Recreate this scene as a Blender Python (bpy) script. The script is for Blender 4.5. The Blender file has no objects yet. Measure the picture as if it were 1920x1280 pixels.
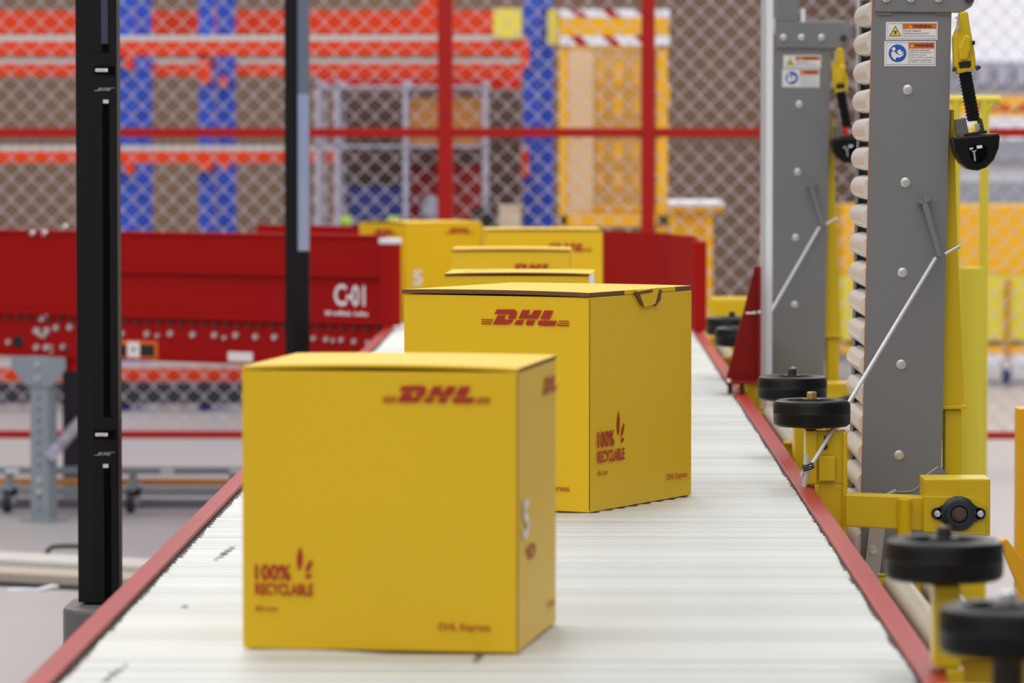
import bpy, bmesh, math, random
from mathutils import Vector, Matrix, Euler
random.seed(7)
sc = bpy.context.scene
COL = sc.collection
# ------------------------------------------------------------------ camera, world, lights, exposure
F = 7700.0                                   # focal length in pixels of a 1920 px wide frame
CAMZ = 1.365
PITCH = math.atan(370 / F); YAW = math.atan(110 / F)
cam_d = bpy.data.cameras.new('camera'); cam = bpy.data.objects.new('camera', cam_d); COL.objects.link(cam)
cam.location = (0, 0, CAMZ)
cam.rotation_euler = (math.pi / 2 - PITCH, 0, YAW)
cam_d.sensor_width = 36.0; cam_d.lens = 36.0 * F / 1920
cam_d.clip_end = 200
cam_d.dof.use_dof = True; cam_d.dof.focus_distance = 7.25; cam_d.dof.aperture_fstop = 6.6
sc.camera = cam

world = bpy.data.worlds.new('world'); sc.world = world; world.use_nodes = True
bg = world.node_tree.nodes['Background']; bg.inputs[0].default_value = (0.93, 0.95, 1.0, 1); bg.inputs[1].default_value = 0.27

def area(loc, sx, sy, power, col=(1, 0.97, 0.93), rot=(0, 0, 0)):
    d = bpy.data.lights.new('unseen_lamp', 'AREA'); d.shape = 'RECTANGLE'; d.size = sx; d.size_y = sy
    d.energy = power; d.color = col
    o = bpy.data.objects.new('unseen_lamp', d); o.location = loc; o.rotation_euler = rot; COL.objects.link(o)
    return o
for lx, pw in ((-7.2, 150), (-4.2, 135), (-1.2, 130), (1.8, 125)):
    for ly in (-3, 4, 11, 18, 25):
        area((lx, ly, 5.6), 2.2, 6.6, pw)
for ly in (11.5, 17, 22.5):  # unseen lamps added to brighten the right wall and box faces
    area((4.8, ly, 5.6), 1.5, 5.5, 260)
sc.view_settings.view_transform = 'Standard'
try: sc.view_settings.look = 'None'
except Exception: pass
sc.view_settings.gamma = 1; sc.view_settings.use_curve_mapping = False
sc.view_settings.exposure = -0.38

# ------------------------------------------------------------------ pixel -> point of a plane y = Y
_R = Vector((math.cos(YAW), math.sin(YAW), 0))
_Fw = Vector((-math.sin(YAW) * math.cos(PITCH), math.cos(YAW) * math.cos(PITCH), -math.sin(PITCH)))
_U = _R.cross(_Fw)
def P(px, py, Y):
    r = _Fw * F + _R * (px - 960) - _U * (py - 640)
    return Vector((0, 0, CAMZ)) + r * (Y / r.y)

# ------------------------------------------------------------------ materials
def srgb(r, g, b):
    f = lambda c: (c / 255 / 12.92) if c / 255 <= 0.04045 else ((c / 255 + 0.055) / 1.055) ** 2.4
    return (f(r), f(g), f(b), 1)
def mat(name, col, rough=0.5, metal=0.0, var=0.06, scale=8.0, bump=0.0, bscale=60.0, coat=0.0, spec=0.5, stretch=(1, 1, 1)):
    m = bpy.data.materials.new(name); m.use_nodes = True
    nt = m.node_tree; b = nt.nodes['Principled BSDF']
    tc = nt.nodes.new('ShaderNodeTexCoord'); mp = nt.nodes.new('ShaderNodeMapping'); mp.inputs['Scale'].default_value = stretch
    nt.links.new(tc.outputs['Object'], mp.inputs['Vector'])
    no = nt.nodes.new('ShaderNodeTexNoise'); no.inputs['Scale'].default_value = scale; no.inputs['Detail'].default_value = 5
    nt.links.new(mp.outputs[0], no.inputs['Vector'])
    mix = nt.nodes.new('ShaderNodeMix'); mix.data_type = 'RGBA'
    lo = tuple(c * (1 - var) for c in col[:3]) + (1,); hi = tuple(min(1, c * (1 + var)) for c in col[:3]) + (1,)
    mix.inputs[6].default_value = lo; mix.inputs[7].default_value = hi
    nt.links.new(no.outputs['Fac'], mix.inputs[0]); nt.links.new(mix.outputs[2], b.inputs['Base Color'])
    b.inputs['Roughness'].default_value = rough; b.inputs['Metallic'].default_value = metal
    b.inputs['Specular IOR Level'].default_value = spec
    if coat: b.inputs['Coat Weight'].default_value = coat; b.inputs['Coat Roughness'].default_value = 0.2
    if bump:
        n2 = nt.nodes.new('ShaderNodeTexNoise'); n2.inputs['Scale'].default_value = bscale
        nt.links.new(mp.outputs[0], n2.inputs['Vector'])
        bp = nt.nodes.new('ShaderNodeBump'); bp.inputs['Strength'].default_value = bump; bp.inputs['Distance'].default_value = 0.002
        nt.links.new(n2.outputs['Fac'], bp.inputs['Height']); nt.links.new(bp.outputs[0], b.inputs['Normal'])
    return m
M = {}
M['card_yellow'] = mat('yellow_cardboard', srgb(236, 192, 12), 0.48, var=0.03, scale=5, bump=0.06, bscale=14, stretch=(1, 1, 0.2))
M['card_brown'] = mat('brown_corrugated_edge', srgb(110, 78, 48), 0.9, var=0.3, scale=120)
M['print_red'] = mat('red_print', srgb(176, 38, 22), 0.55, var=0.08, scale=90)
M['print_white'] = mat('white_print', srgb(235, 238, 245), 0.5)
M['rail_red'] = mat('red_rail_paint', srgb(160, 14, 12), 0.36, var=0.22, scale=6, stretch=(1, 0.4, 1), bump=0.03, bscale=25)
M['panel_red'] = mat('red_panel_paint', srgb(160, 4, 3), 0.5, var=0.06, scale=2, spec=0.2)
M['dark_red'] = mat('dark_red_paint', srgb(125, 8, 5), 0.45, spec=0.25)
M['fence_red'] = mat('fence_red_paint', srgb(168, 16, 12), 0.4, spec=0.35)
M['zinc'] = mat('zinc', (0.60, 0.59, 0.57, 1), 0.42, 0.8, var=0.1, scale=30)
M['bolt'] = mat('bolt_zinc', (0.78, 0.79, 0.80, 1), 0.3, 0.75, var=0.12, scale=120)
M['brass'] = mat('yellow_zinc_bolt', srgb(200, 175, 110), 0.35, 0.7)
M['alu'] = mat('aluminium', (0.80, 0.82, 0.85, 1), 0.28, 0.7, var=0.04)
M['grey'] = mat('grey_paint', srgb(124, 125, 128), 0.42, var=0.03, scale=3, bump=0.03, bscale=60)
M['grey_leg'] = mat('grey_leg_paint', srgb(140, 150, 160), 0.45)
M['dark_steel'] = mat('dark_steel', srgb(62, 60, 60), 0.5, 0.3)
M['weld_grey'] = mat('grey_weld', srgb(165, 165, 168), 0.5)
M['yellow'] = mat('yellow_paint', srgb(214, 182, 14), 0.33, var=0.05, scale=8, bump=0.05, bscale=40)
M['yellow_far'] = mat('orange_yellow_paint', srgb(240, 178, 20), 0.4)
M['lime_yellow'] = mat('lime_yellow_sheet', srgb(226, 208, 60), 0.45)
M['orange'] = mat('orange_beam_paint', srgb(228, 64, 6), 0.5, spec=0.3)
M['deep_orange'] = mat('deep_orange_beam_paint', srgb(225, 45, 14), 0.45)
M['blue'] = mat('blue_upright_paint', srgb(36, 78, 200), 0.4)
M['rubber'] = mat('black_rubber', srgb(13, 12, 13), 0.38, var=0.2, scale=12, bump=0.05, bscale=90, spec=0.25)
M['black'] = mat('black_plastic', srgb(22, 22, 24), 0.45)
M['black_gloss'] = mat('black_gloss', srgb(12, 12, 15), 0.3, spec=0.3)
M['speaker'] = mat('speaker_black', srgb(22, 21, 25), 0.5, bump=0.04, bscale=200, spec=0.2)
M['speaker_slot'] = mat('speaker_slot_black', srgb(6, 6, 7), 0.6, spec=0.05)
M['speaker_grille'] = mat('speaker_grille_slate', srgb(58, 64, 88), 0.4)
M['logo_grey'] = mat('logo_grey', srgb(150, 152, 158), 0.4)
M['flank'] = mat('painted_sheen', srgb(165, 180, 220), 0.35, 0.4)  # sheen on the far speaker's flank, put into the colour
M['flank_dim'] = mat('painted_sheen_dim', srgb(118, 128, 152), 0.35, 0.4)  # dimmer upper stretch of the same painted sheen
M['worn_zinc'] = mat('worn_zinc', srgb(150, 140, 122), 0.5, 0.35, var=0.2, scale=20)
M['silver_ink'] = mat('silver_ink', srgb(175, 178, 186), 0.5)
M['stone'] = mat('base_grey', srgb(100, 96, 98), 0.5)
M['cream'] = mat('cream_pvc', srgb(222, 217, 208), 0.25, var=0.04)
M['label_white'] = mat('label_white', srgb(236, 236, 238), 0.4)
M['label_orange'] = mat('label_orange', srgb(222, 108, 34), 0.45)
M['label_blue'] = mat('label_blue', srgb(26, 92, 190), 0.45)
M['label_yellow'] = mat('label_yellow', srgb(232, 214, 40), 0.45)
M['label_black'] = mat('label_black', srgb(30, 28, 30), 0.5)
M['orange_tape'] = mat('thin_orange_line', srgb(230, 120, 60), 0.5)
M['wire'] = mat('galvanised_wire', srgb(190, 182, 190), 0.45, 0.3)
M['cable'] = mat('steel_cable', srgb(205, 208, 212), 0.4, 0.4, var=0.25, scale=400)
M['white'] = mat('white_paint', srgb(232, 236, 246), 0.5)
M['deck'] = mat('zinc_deck', srgb(205, 202, 200), 0.5)
M['beige'] = mat('beige_board', srgb(222, 202, 178), 0.6)
M['brown_box'] = mat('plain_cardboard', srgb(176, 120, 60), 0.8)
M['bin_blue'] = mat('bin_blue', srgb(28, 48, 120), 0.5)
M['hivis'] = mat('hi_vis_green', srgb(190, 230, 90), 0.7)
M['sign_yellow'] = mat('sign_yellow', srgb(240, 224, 80), 0.5)
M['navy'] = mat('navy_steel', srgb(40, 40, 56), 0.5)
M['lilac_steel'] = mat('lilac_grey_steel', srgb(176, 176, 200), 0.4, 0.2)
M['maroon'] = mat('maroon_sheet', srgb(150, 14, 12), 0.5)
M['slate'] = mat('slate_grey', srgb(146, 150, 164), 0.6)

def roller_mat():
    m = mat('polished_zinc_roller', (0.585, 0.60, 0.59, 1), 0.36, 0.35, var=0.05, scale=9)
    nt = m.node_tree; b = nt.nodes['Principled BSDF']
    src = b.inputs['Base Color'].links[0].from_socket
    g = nt.nodes.new('ShaderNodeNewGeometry'); sep = nt.nodes.new('ShaderNodeSeparateXYZ'); nt.links.new(g.outputs['Position'], sep.inputs[0])
    n = nt.nodes.new('ShaderNodeTexNoise'); n.inputs['Scale'].default_value = 45; nt.links.new(g.outputs['Position'], n.inputs['Vector'])
    total = None
    def mth(op, a, bb, clamp=False):
        k = nt.nodes.new('ShaderNodeMath'); k.operation = op; k.use_clamp = clamp
        for i, v in enumerate((a, bb)):
            if isinstance(v, (int, float)): k.inputs[i].default_value = v
            else: nt.links.new(v, k.inputs[i])
        return k.outputs[0]
    for (cx, cy, sx, sy) in ((-0.526, 6.22, 0.008, 0.14), (-0.536, 4.80, 0.007, 0.12), (-0.52, 5.49, 0.007, 0.03), (-0.112, 4.95, 0.008, 0.05)):
        dx = mth('SUBTRACT', sep.outputs[0], cx); dy = mth('SUBTRACT', sep.outputs[1], cy)
        dx = mth('SUBTRACT', dx, mth('MULTIPLY', dy, 0.05))
        dx = mth('DIVIDE', dx, sx); dy = mth('DIVIDE', dy, sy)
        d = mth('ADD', mth('MULTIPLY', dx, dx), mth('MULTIPLY', dy, dy))
        k = mth('SUBTRACT', 1.0, d, True)
        total = k if total is None else mth('MAXIMUM', total, k)
    k = mth('MULTIPLY', total, mth('MULTIPLY', mth('SUBTRACT', n.outputs['Fac'], 0.3), 6.0, True), True)
    mix = nt.nodes.new('ShaderNodeMix'); mix.data_type = 'RGBA'
    oi = nt.nodes.new('ShaderNodeObjectInfo'); mr = nt.nodes.new('ShaderNodeMapRange'); nt.links.new(oi.outputs['Random'], mr.inputs[0]); mr.inputs[3].default_value = 0.86; mr.inputs[4].default_value = 1.05
    vm = nt.nodes.new('ShaderNodeVectorMath'); vm.operation = 'SCALE'; nt.links.new(src, vm.inputs[0]); nt.links.new(mr.outputs[0], vm.inputs['Scale']); src = vm.outputs[0]
    nt.links.new(k, mix.inputs[0]); nt.links.new(src, mix.inputs[6]); mix.inputs[7].default_value = (0.05, 0.045, 0.05, 1)
    nt.links.new(mix.outputs[2], b.inputs['Base Color'])
    return m
M['roller'] = roller_mat()
M['floor'] = mat('sealed_concrete', srgb(166, 162, 165), 0.4, var=0.06, scale=1.2)
M['brown_wall'] = mat('brown_block_wall', srgb(122, 98, 82), 0.85, var=0.22, scale=1.5)
M['white_wall'] = mat('white_wall_sheet', srgb(240, 243, 252), 0.6, var=0.02)

# ------------------------------------------------------------------ mesh helpers
class MB:
    def __init__(s): s.v = []; s.f = []; s.mi = []; s.sm = []
    def add(s, vs, fs, mi=0, smooth=False):
        o = len(s.v); s.v += [Vector(p) for p in vs]
        for f in fs: s.f.append([o + i for i in f]); s.mi.append(mi); s.sm.append(smooth)
        return s
    def box(s, lo, hi, mi=0, mt=None):
        x0, y0, z0 = lo; x1, y1, z1 = hi
        vs = [Vector(p) for p in ((x0,y0,z0),(x1,y0,z0),(x1,y1,z0),(x0,y1,z0),(x0,y0,z1),(x1,y0,z1),(x1,y1,z1),(x0,y1,z1))]
        if mt: vs = [mt @ p for p in vs]
        return s.add(vs, [(3,2,1,0),(4,5,6,7),(0,1,5,4),(1,2,6,5),(2,3,7,6),(3,0,4,7)], mi)
    def prism(s, poly, d, mi=0):
        """closed polygon (3-D points) pushed along vector d"""
        poly = [Vector(p) for p in poly]; d = Vector(d); n = len(poly)
        nrm = Vector((0, 0, 0))
        for i in range(n):
            nrm += poly[i].cross(poly[(i + 1) % n])
        if nrm.dot(d) > 0: poly = poly[::-1]
        vs = poly + [p + d for p in poly]
        fs = [tuple(range(n)), tuple(range(2 * n - 1, n - 1, -1))] + [(i, n + i, n + (i + 1) % n, (i + 1) % n) for i in range(n)]
        return s.add(vs, fs, mi)
    def tube(s, path, r, seg=10, mi=0, caps=True):
        path = [Vector(p) for p in path]; n = len(path); rings = []
        rr = r if isinstance(r, (list, tuple)) else [r] * n
        prev = None
        for i, p in enumerate(path):
            t = (path[min(i + 1, n - 1)] - path[max(i - 1, 0)]).normalized()
            if prev is None:
                a = Vector((0, 0, 1)) if abs(t.z) < 0.9 else Vector((1, 0, 0))
                u = t.cross(a).normalized()
            else:
                u = (prev - t * prev.dot(t)).normalized()
            prev = u; w = t.cross(u)
            rings.append([p + (u * math.cos(2 * math.pi * k / seg) + w * math.sin(2 * math.pi * k / seg)) * rr[i] for k in range(seg)])
        vs = [q for ring in rings for q in ring]; fs = []
        for i in range(n - 1):
            for k in range(seg):
                a = i * seg + k; b = i * seg + (k + 1) % seg
                fs.append((a, b, b + seg, a + seg))
        s.add(vs, fs, mi, True)
        if caps:
            s.add(rings[0], [tuple(range(seg))[::-1]], mi); s.add(rings[-1], [tuple(range(seg))], mi)
        return s
    def lathe(s, c, axis, prof, seg=32, mi=0, smooth=True):
        """prof: list of (radius, distance along axis)"""
        c = Vector(c); ax = Vector(axis).normalized(); a = Vector((0, 0, 1)) if abs(ax.z) < 0.9 else Vector((1, 0, 0))
        u = ax.cross(a).normalized(); w = ax.cross(u); vs = []; fs = []
        for (r, h) in prof:
            for k in range(seg):
                t = 2 * math.pi * k / seg
                vs.append(c + ax * h + (u * math.cos(t) + w * math.sin(t)) * r)
        for i in range(len(prof) - 1):
            for k in range(seg):
                p = i * seg + k; q = i * seg + (k + 1) % seg
                fs.append((p, q, q + seg, p + seg))
        return s.add(vs, fs, mi, smooth)
    def build(s, name, mats, parent=None, local=False, bevel=0.0, kind=None, label=None):
        me = bpy.data.meshes.new(name)
        base = Vector((0, 0, 0))
        me.from_pydata([tuple(p) for p in s.v], [], s.f)
        if not isinstance(mats, (list, tuple)): mats = [mats]
        for m in mats: me.materials.append(M[m] if isinstance(m, str) else m)
        for i, p in enumerate(me.polygons): p.material_index = s.mi[i]; p.use_smooth = s.sm[i]
        me.validate()
        bm = bmesh.new(); bm.from_mesh(me); bmesh.ops.remove_doubles(bm, verts=bm.verts, dist=1e-6)
        bmesh.ops.recalc_face_normals(bm, faces=bm.faces)
        for e in bm.edges:
            if len(e.link_faces) == 2 and e.calc_face_angle(0) > 0.7: e.smooth = False
        bm.to_mesh(me); bm.free()
        o = bpy.data.objects.new(name, me); COL.objects.link(o)
        if parent is not None:
            o.parent = parent
            if not local: o.matrix_parent_inverse = wm(parent).inverted()
        if bevel:
            b = o.modifiers.new('bevel', 'BEVEL'); b.width = bevel; b.segments = 2; b.limit_method = 'ANGLE'
        if kind: o['kind'] = kind
        if label: o['label'] = label
        return o
def wm(o):
    m = Matrix.Translation(o.location) @ o.rotation_euler.to_matrix().to_4x4()
    if o.parent is not None: m = wm(o.parent) @ o.matrix_parent_inverse @ m
    return m
def tag(o, label, cat, group=None):
    o['label'] = label; o['category'] = cat
    if group: o['group'] = group
    return o
def thing(name, label, cat, loc=(0, 0, 0), rz=0, group=None):
    o = bpy.data.objects.new(name, None); o.location = loc; o.rotation_euler = (0, 0, rz); o.empty_display_size = 0.1
    COL.objects.link(o); return tag(o, label, cat, group)
def box(name, lo, hi, m, parent=None, bevel=0.0, **k): return MB().box(lo, hi).build(name, m, parent, bevel=bevel, **k)
def pxpoly(pts, Y, depth, mb=None, mi=0):
    """prism whose near outline is given by points seen at depth Y, real thickness along +Y"""
    mb = mb or MB()
    return mb.prism([P(x, y, Y) for x, y in pts], (0, depth, 0), mi)
def pxbox(x0, y0, x1, y1, Y, depth, mb=None, mi=0):
    a = P(x0, y1, Y); b = P(x1, y0, Y); mb = mb or MB()
    return mb.box((a.x, Y, a.z), (b.x, Y + depth, b.z), mi)

_tc = {}
def text_geo(s, shear=0.0, bold=0.0):
    key = (s, shear, bold)
    if key in _tc: return _tc[key]
    cu = bpy.data.curves.new('t', 'FONT'); cu.body = s; cu.size = 1; cu.shear = shear; cu.offset = bold; cu.resolution_u = 3
    o = bpy.data.objects.new('t', cu); COL.objects.link(o)
    dg = bpy.context.evaluated_depsgraph_get(); dg.update()
    me = bpy.data.meshes.new_from_object(o.evaluated_get(dg))
    vs = [v.co.copy() for v in me.vertices]; fs = [tuple(p.vertices) for p in me.polygons]
    COL.objects.unlink(o); bpy.data.objects.remove(o); bpy.data.curves.remove(cu); bpy.data.meshes.remove(me)
    x0 = min(v.x for v in vs); x1 = max(v.x for v in vs); y0 = min(v.y for v in vs); y1 = max(v.y for v in vs)
    vs = [((v.x - x0) / (x1 - x0), (v.y - y0) / (y1 - y0)) for v in vs]
    _tc[key] = (vs, fs); return _tc[key]
def put_text(mb, s, org, ux, uz, w, h, off=(0, 0, 0), mi=0, shear=0.0, bold=0.0):
    """lettering that fills w x h from the lower left corner org, along unit vectors ux and uz"""
    vs, fs = text_geo(s, shear, bold); org = Vector(org); ux = Vector(ux); uz = Vector(uz)
    return mb.add([org + ux * (x * w) + uz * (y * h) + Vector(off) for x, y in vs], fs, mi)

LOGO = [[(485,230),(770,230),(806,240),(826,266),(826,300),(795,380),(672,378),(700,312),(690,303),(440,303)],
        [(500,325),(640,325),(608,375),(625,392),(770,398),(735,445),(680,470),(415,470)],
        [(920,240),(1055,240),(1022,300),(1028,318),(1070,318),(1120,242),(1250,245),(1180,380),(850,375)],
        [(825,400),(950,402),(910,478),(778,475)], [(1000,403),(1140,405),(1100,482),(975,480)],
        [(1295,248),(1450,250),(1375,387),(1225,382)], [(1205,408),(1510,412),(1465,492),(1205,487),(1180,460),(1185,435)],
        [(215,385),(432,387),(424,402),(215,400)], [(215,417),(415,419),(407,434),(215,432)], [(215,450),(398,452),(390,470),(215,468)],
        [(1542,408),(1715,411),(1715,425),(1534,422)], [(1525,438),(1715,441),(1715,456),(1517,453)], [(1508,472),(1715,476),(1715,496),(1498,492)]]
def put_logo(mb, org, ux, uz, w, mi=0):
    org = Vector(org); ux = Vector(ux); uz = Vector(uz)
    for poly in LOGO:
        vs = [org + ux * ((x - 215) / 1500 * w) + uz * ((470 + (x - 215) * 0.02 - y) / 1500 * 0.94 * w) for x, y in poly]
        mb.add(vs, [tuple(range(len(vs)))], mi)
def leaf(mb, org, ux, uz, cx, cy, L, W, ang, mi=0):
    pts = []
    for i in range(7):
        t = i / 6; pts.append((W * math.sin(math.pi * t) ** 0.8 * (1 - 0.2 * t), L * (t - 0.5)))
    for i in range(5, 0, -1):
        t = i / 6; pts.append((-W * math.sin(math.pi * t) ** 0.8 * (1 - 0.2 * t), L * (t - 0.5)))
    ca, sa = math.cos(ang), math.sin(ang)
    vs = [Vector(org) + Vector(ux) * (cx + x * ca + y * sa) + Vector(uz) * (cy - x * sa + y * ca) for x, y in pts]
    mb.add(vs, [tuple(range(len(vs)))], mi)
def put_recycle(mb, org, ux, uz, w, mi=0):
    """the '100% RECYCLABLE' mark with three leaves; org = lower left of RECYCLABLE, w = its width"""
    o = Vector(org); ux = Vector(ux); uz = Vector(uz)
    put_text(mb, 'RECYCLABLE', o, ux, uz, w, w * 0.20, mi=mi, bold=0.03)
    put_text(mb, '100%', o + uz * (w * 0.25), ux, uz, w * 0.62, w * 0.27, mi=mi, bold=0.03)
    leaf(mb, o, ux, uz, w * 0.77, w * 0.62, w * 0.42, w * 0.055, 0.05, mi)
    leaf(mb, o, ux, uz, w * 0.93, w * 0.50, w * 0.26, w * 0.045, 0.45, mi)
    leaf(mb, o, ux, uz, w * 0.92, w * 0.33, w * 0.14, w * 0.04, 1.3, mi)

# ------------------------------------------------------------------ the setting
BED = 0.745
def struct(name, mb, m):
    o = mb.build(name, m); o['kind'] = 'structure'; return o
struct('floor', MB().box((-9, -2, -0.1), (9, 30, 0)), 'floor')
wx = P(1625, 300, 25).x
struct('wall_back', MB().box((-9, 27, 0), (wx + 0.4, 27.2, 6)), 'brown_wall')
struct('wall_right', MB().box((wx, 25.6, 0), (9, 25.8, 6)), 'white_wall')
# upper white sheet, slatted window band
a = P(1700, 165, 25.5); b = P(2200, 115, 25.5)
wb = struct('trim_1', MB().box((a.x, 25.5, a.z), (b.x, 25.6, b.z)), 'slate')
for k in range(14):
    x = a.x + 0.08 + k * 0.12
    box('slat', (x, 25.46, a.z + 0.02), (x + 0.05, 25.5, b.z - 0.02), 'lilac_steel', wb)
for (y0, y1) in ((262, 300), (340, 380)):
    a = P(1700, y1, 25.5); b = P(2200, y0, 25.5)
    struct('trim_%d' % (2 if y0 < 300 else 3), MB().box((a.x, 25.5, a.z), (b.x, 25.6, b.z)), 'slate')
# painted floor line under the fence
# ------------------------------------------------------------------ main roller conveyor
XL, XR = -0.630, 0.438
Y0, Y1 = 3.9, 13.95
conv = thing('roller_conveyor', 'long conveyor of shining zinc rollers between red rails, carrying the yellow boxes', 'conveyor', (-0.1, 9, 0))
for sx, x in ((1, XL), (-1, XR)):
    xa, xb = (x, x + 0.030) if sx > 0 else (x - 0.030, x)
    mb = MB().box((xa, Y0, BED - 0.006), (xb, Y1, BED + 0.001))
    wo = xa if sx > 0 else xb
    mb.box((min(wo, wo + sx * 0.005), Y0, BED - 0.17), (max(wo, wo + sx * 0.005), Y1, BED - 0.006))
    mb.box((xa, Y0, BED - 0.175), (xb, Y1, BED - 0.168))
    mb.build('side_rail', 'rail_red', conv, bevel=0.0015)
    for ly in (4.4, 7.0, 9.6, 12.2, 13.7):
        mb = MB().box((xa, ly - 0.03, 0.012), (xb, ly + 0.03, BED - 0.175)); mb.box((xa - 0.03, ly - 0.06, 0), (xb + 0.03, ly + 0.06, 0.012))
        mb.build('leg', 'rail_red', conv)
r = 0.0185; rl0, rl1 = XL + 0.044, XR - 0.038
mb = MB(); mb.tube([(rl0, 0, 0), (rl1, 0, 0)], r, 22)
mb.tube([(XL + 0.005, 0, 0), (rl0, 0, 0)], 0.006, 8); mb.tube([(rl1, 0, 0), (XR - 0.005, 0, 0)], 0.006, 8)
mb.tube([(rl0 - 0.003, 0, 0), (rl0, 0, 0)], 0.014, 12); mb.tube([(rl1, 0, 0), (rl1 + 0.003, 0, 0)], 0.014, 12)
ro = mb.build('roller', 'roller', conv, local=True)
PITCHR = 0.0445
n = int((Y1 - 0.05 - Y0) / PITCHR)
for i in range(n):
    o = ro if i == 0 else ro.copy()
    if i: COL.objects.link(o)
    o.location = (0.1 + random.uniform(-0.003, 0.003), Y0 + 0.05 + i * PITCHR - 9, BED - r + random.uniform(-0.0005, 0.0005))
    o.rotation_euler = (random.uniform(0, 6.28), 0, 0)

# ------------------------------------------------------------------ boxes
BT = BED + 0.0008
def carton(name, label, corner, ang, w, d, h, brown, lid=0.004, curl=0.0, prints=None, group='yellow parcel boxes on the conveyor', tabs=False, over=(0, 0, 0, 0)):
    """corner = near right (front/right) bottom corner; front face runs to the left from it"""
    t = thing(name, label, 'box', (corner[0], corner[1], BT), ang, group)
    lb = MB()
    hb = h - lid - 0.001
    # body: walls with a faintly bowed top edge
    N = 12
    def ring(z, top):
        pts = []
        for (p, q) in (((-w, 0), (0, 0)), ((0, 0), (0, d)), ((0, d), (-w, d)), ((-w, d), (-w, 0))):
            for k in range(N):
                s_ = k / N; x = p[0] + (q[0] - p[0]) * s_; y = p[1] + (q[1] - p[1]) * s_
                pts.append(Vector((x, y, z)))
        return pts
    lo = ring(0.0, False); hi = ring(hb, True); n4 = 4 * N
    mid = []
    for i, p in enumerate(ring(hb * 0.5, False)):
        side = i // N; s_ = (i % N) / N; bow = 0.0022 * math.sin(math.pi * s_)
        nx, ny = ((0, -1), (1, 0), (0, 1), (-1, 0))[side]
        mid.append(p + Vector((nx * bow, ny * bow, 0)))
    lb.add(lo + mid + hi, [(i, (i + 1) % n4, n4 + (i + 1) % n4, n4 + i) for i in range(n4)] + [(n4 + i, n4 + (i + 1) % n4, 2 * n4 + (i + 1) % n4, 2 * n4 + i) for i in range(n4)]
           + [tuple(range(n4))[::-1], tuple(range(2 * n4, 3 * n4))], 0)
    lb.build('carton_body', 'card_yellow', t, local=True, bevel=0.0012)
    # dark glued seam down the near right corner
    if brown:
        MB().tube([(0.0004, -0.0004, 0.004), (0.0004, -0.0004, hb - 0.002)], 0.0007, 6).build('corner_seam', 'card_brown', t, local=True)
    # lid: thin curved sheet with corrugated edges
    m = MB(); NX, NY = 14, 6
    x0, x1, y0, y1 = -w - over[3], over[1], -over[0], d + over[2]
    def zf(u, v):
        z = hb + 0.0008
        z += curl * math.sin(math.pi * u) ** 0.7 * (1 - 0.6 * v)
        return z
    top = []; bot = []
    for j in range(NY + 1):
        for i in range(NX + 1):
            u = i / NX; v = j / NY; x = x0 + (x1 - x0) * u; y = y0 + (y1 - y0) * v; z = zf(u, v)
            bot.append(Vector((x, y, z))); top.append(Vector((x, y, z + lid)))
    nn = (NX + 1) * (NY + 1); I = lambda i, j: j * (NX + 1) + i
    fs = []; mi = []
    m.add(bot + top, [], 0)
    for j in range(NY):
        for i in range(NX):
            m.f.append([nn + I(i, j), nn + I(i + 1, j), nn + I(i + 1, j + 1), nn + I(i, j + 1)]); m.mi.append(0); m.sm.append(True)
            m.f.append([I(i, j), I(i, j + 1), I(i + 1, j + 1), I(i + 1, j)]); m.mi.append(1); m.sm.append(True)
    for i in range(NX):
        m.f.append([I(i, 0), I(i + 1, 0), nn + I(i + 1, 0), nn + I(i, 0)]); m.mi.append(1 if 'f' in brown else 0); m.sm.append(False)
        m.f.append([I(i + 1, NY), I(i, NY), nn + I(i, NY), nn + I(i + 1, NY)]); m.mi.append(0); m.sm.append(False)
    for j in range(NY):
        rb = 'r' in brown or ('h' in brown and (j < 2 or j > 4))
        m.f.append([I(NX, j), I(NX, j + 1), nn + I(NX, j + 1), nn + I(NX, j)]); m.mi.append(1 if rb else 0); m.sm.append(False)
        m.f.append([I(0, j + 1), I(0, j), nn + I(0, j), nn + I(0, j + 1)]); m.mi.append(0); m.sm.append(False)
    m.build('lid_flap', ['card_yellow', 'card_brown'], t, local=True)
    if prints: prints(t, w, d, h)
    return t
e = 0.0028
FX = (Vector((1, 0, 0)), Vector((0, 0, 1)))      # front face axes (local)
SX = (Vector((0, 1, 0)), Vector((0, 0, 1)))      # right face axes
def prints_front(logo_w, logo_top, rec=True, rmargin=0.033, recw=0.073):
    def f(t, w, d, h):
        m = MB(); put_logo(m, (-rmargin - logo_w, -e, h - logo_top - logo_w * 0.17), *FX, logo_w); m.build('printed_logo', 'print_red', t, local=True)
        if rec:
            m = MB(); put_recycle(m, (-w + 0.016, -e, 0.066), *FX, recw); m.build('recycling_mark', 'print_red', t, local=True)
            m = MB(); put_text(m, 'dhl.com', (-w + 0.016, -e, 0.046), *FX, 0.028, 0.007, bold=0.01); m.build('printed_text', 'print_red', t, local=True)
            m = MB(); put_text(m, 'DHL Express', (-rmargin - 0.064, -e, 0.024), *FX, 0.064, 0.0115, bold=0.01); m.build('printed_text', 'print_red', t, local=True)
    return f
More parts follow.
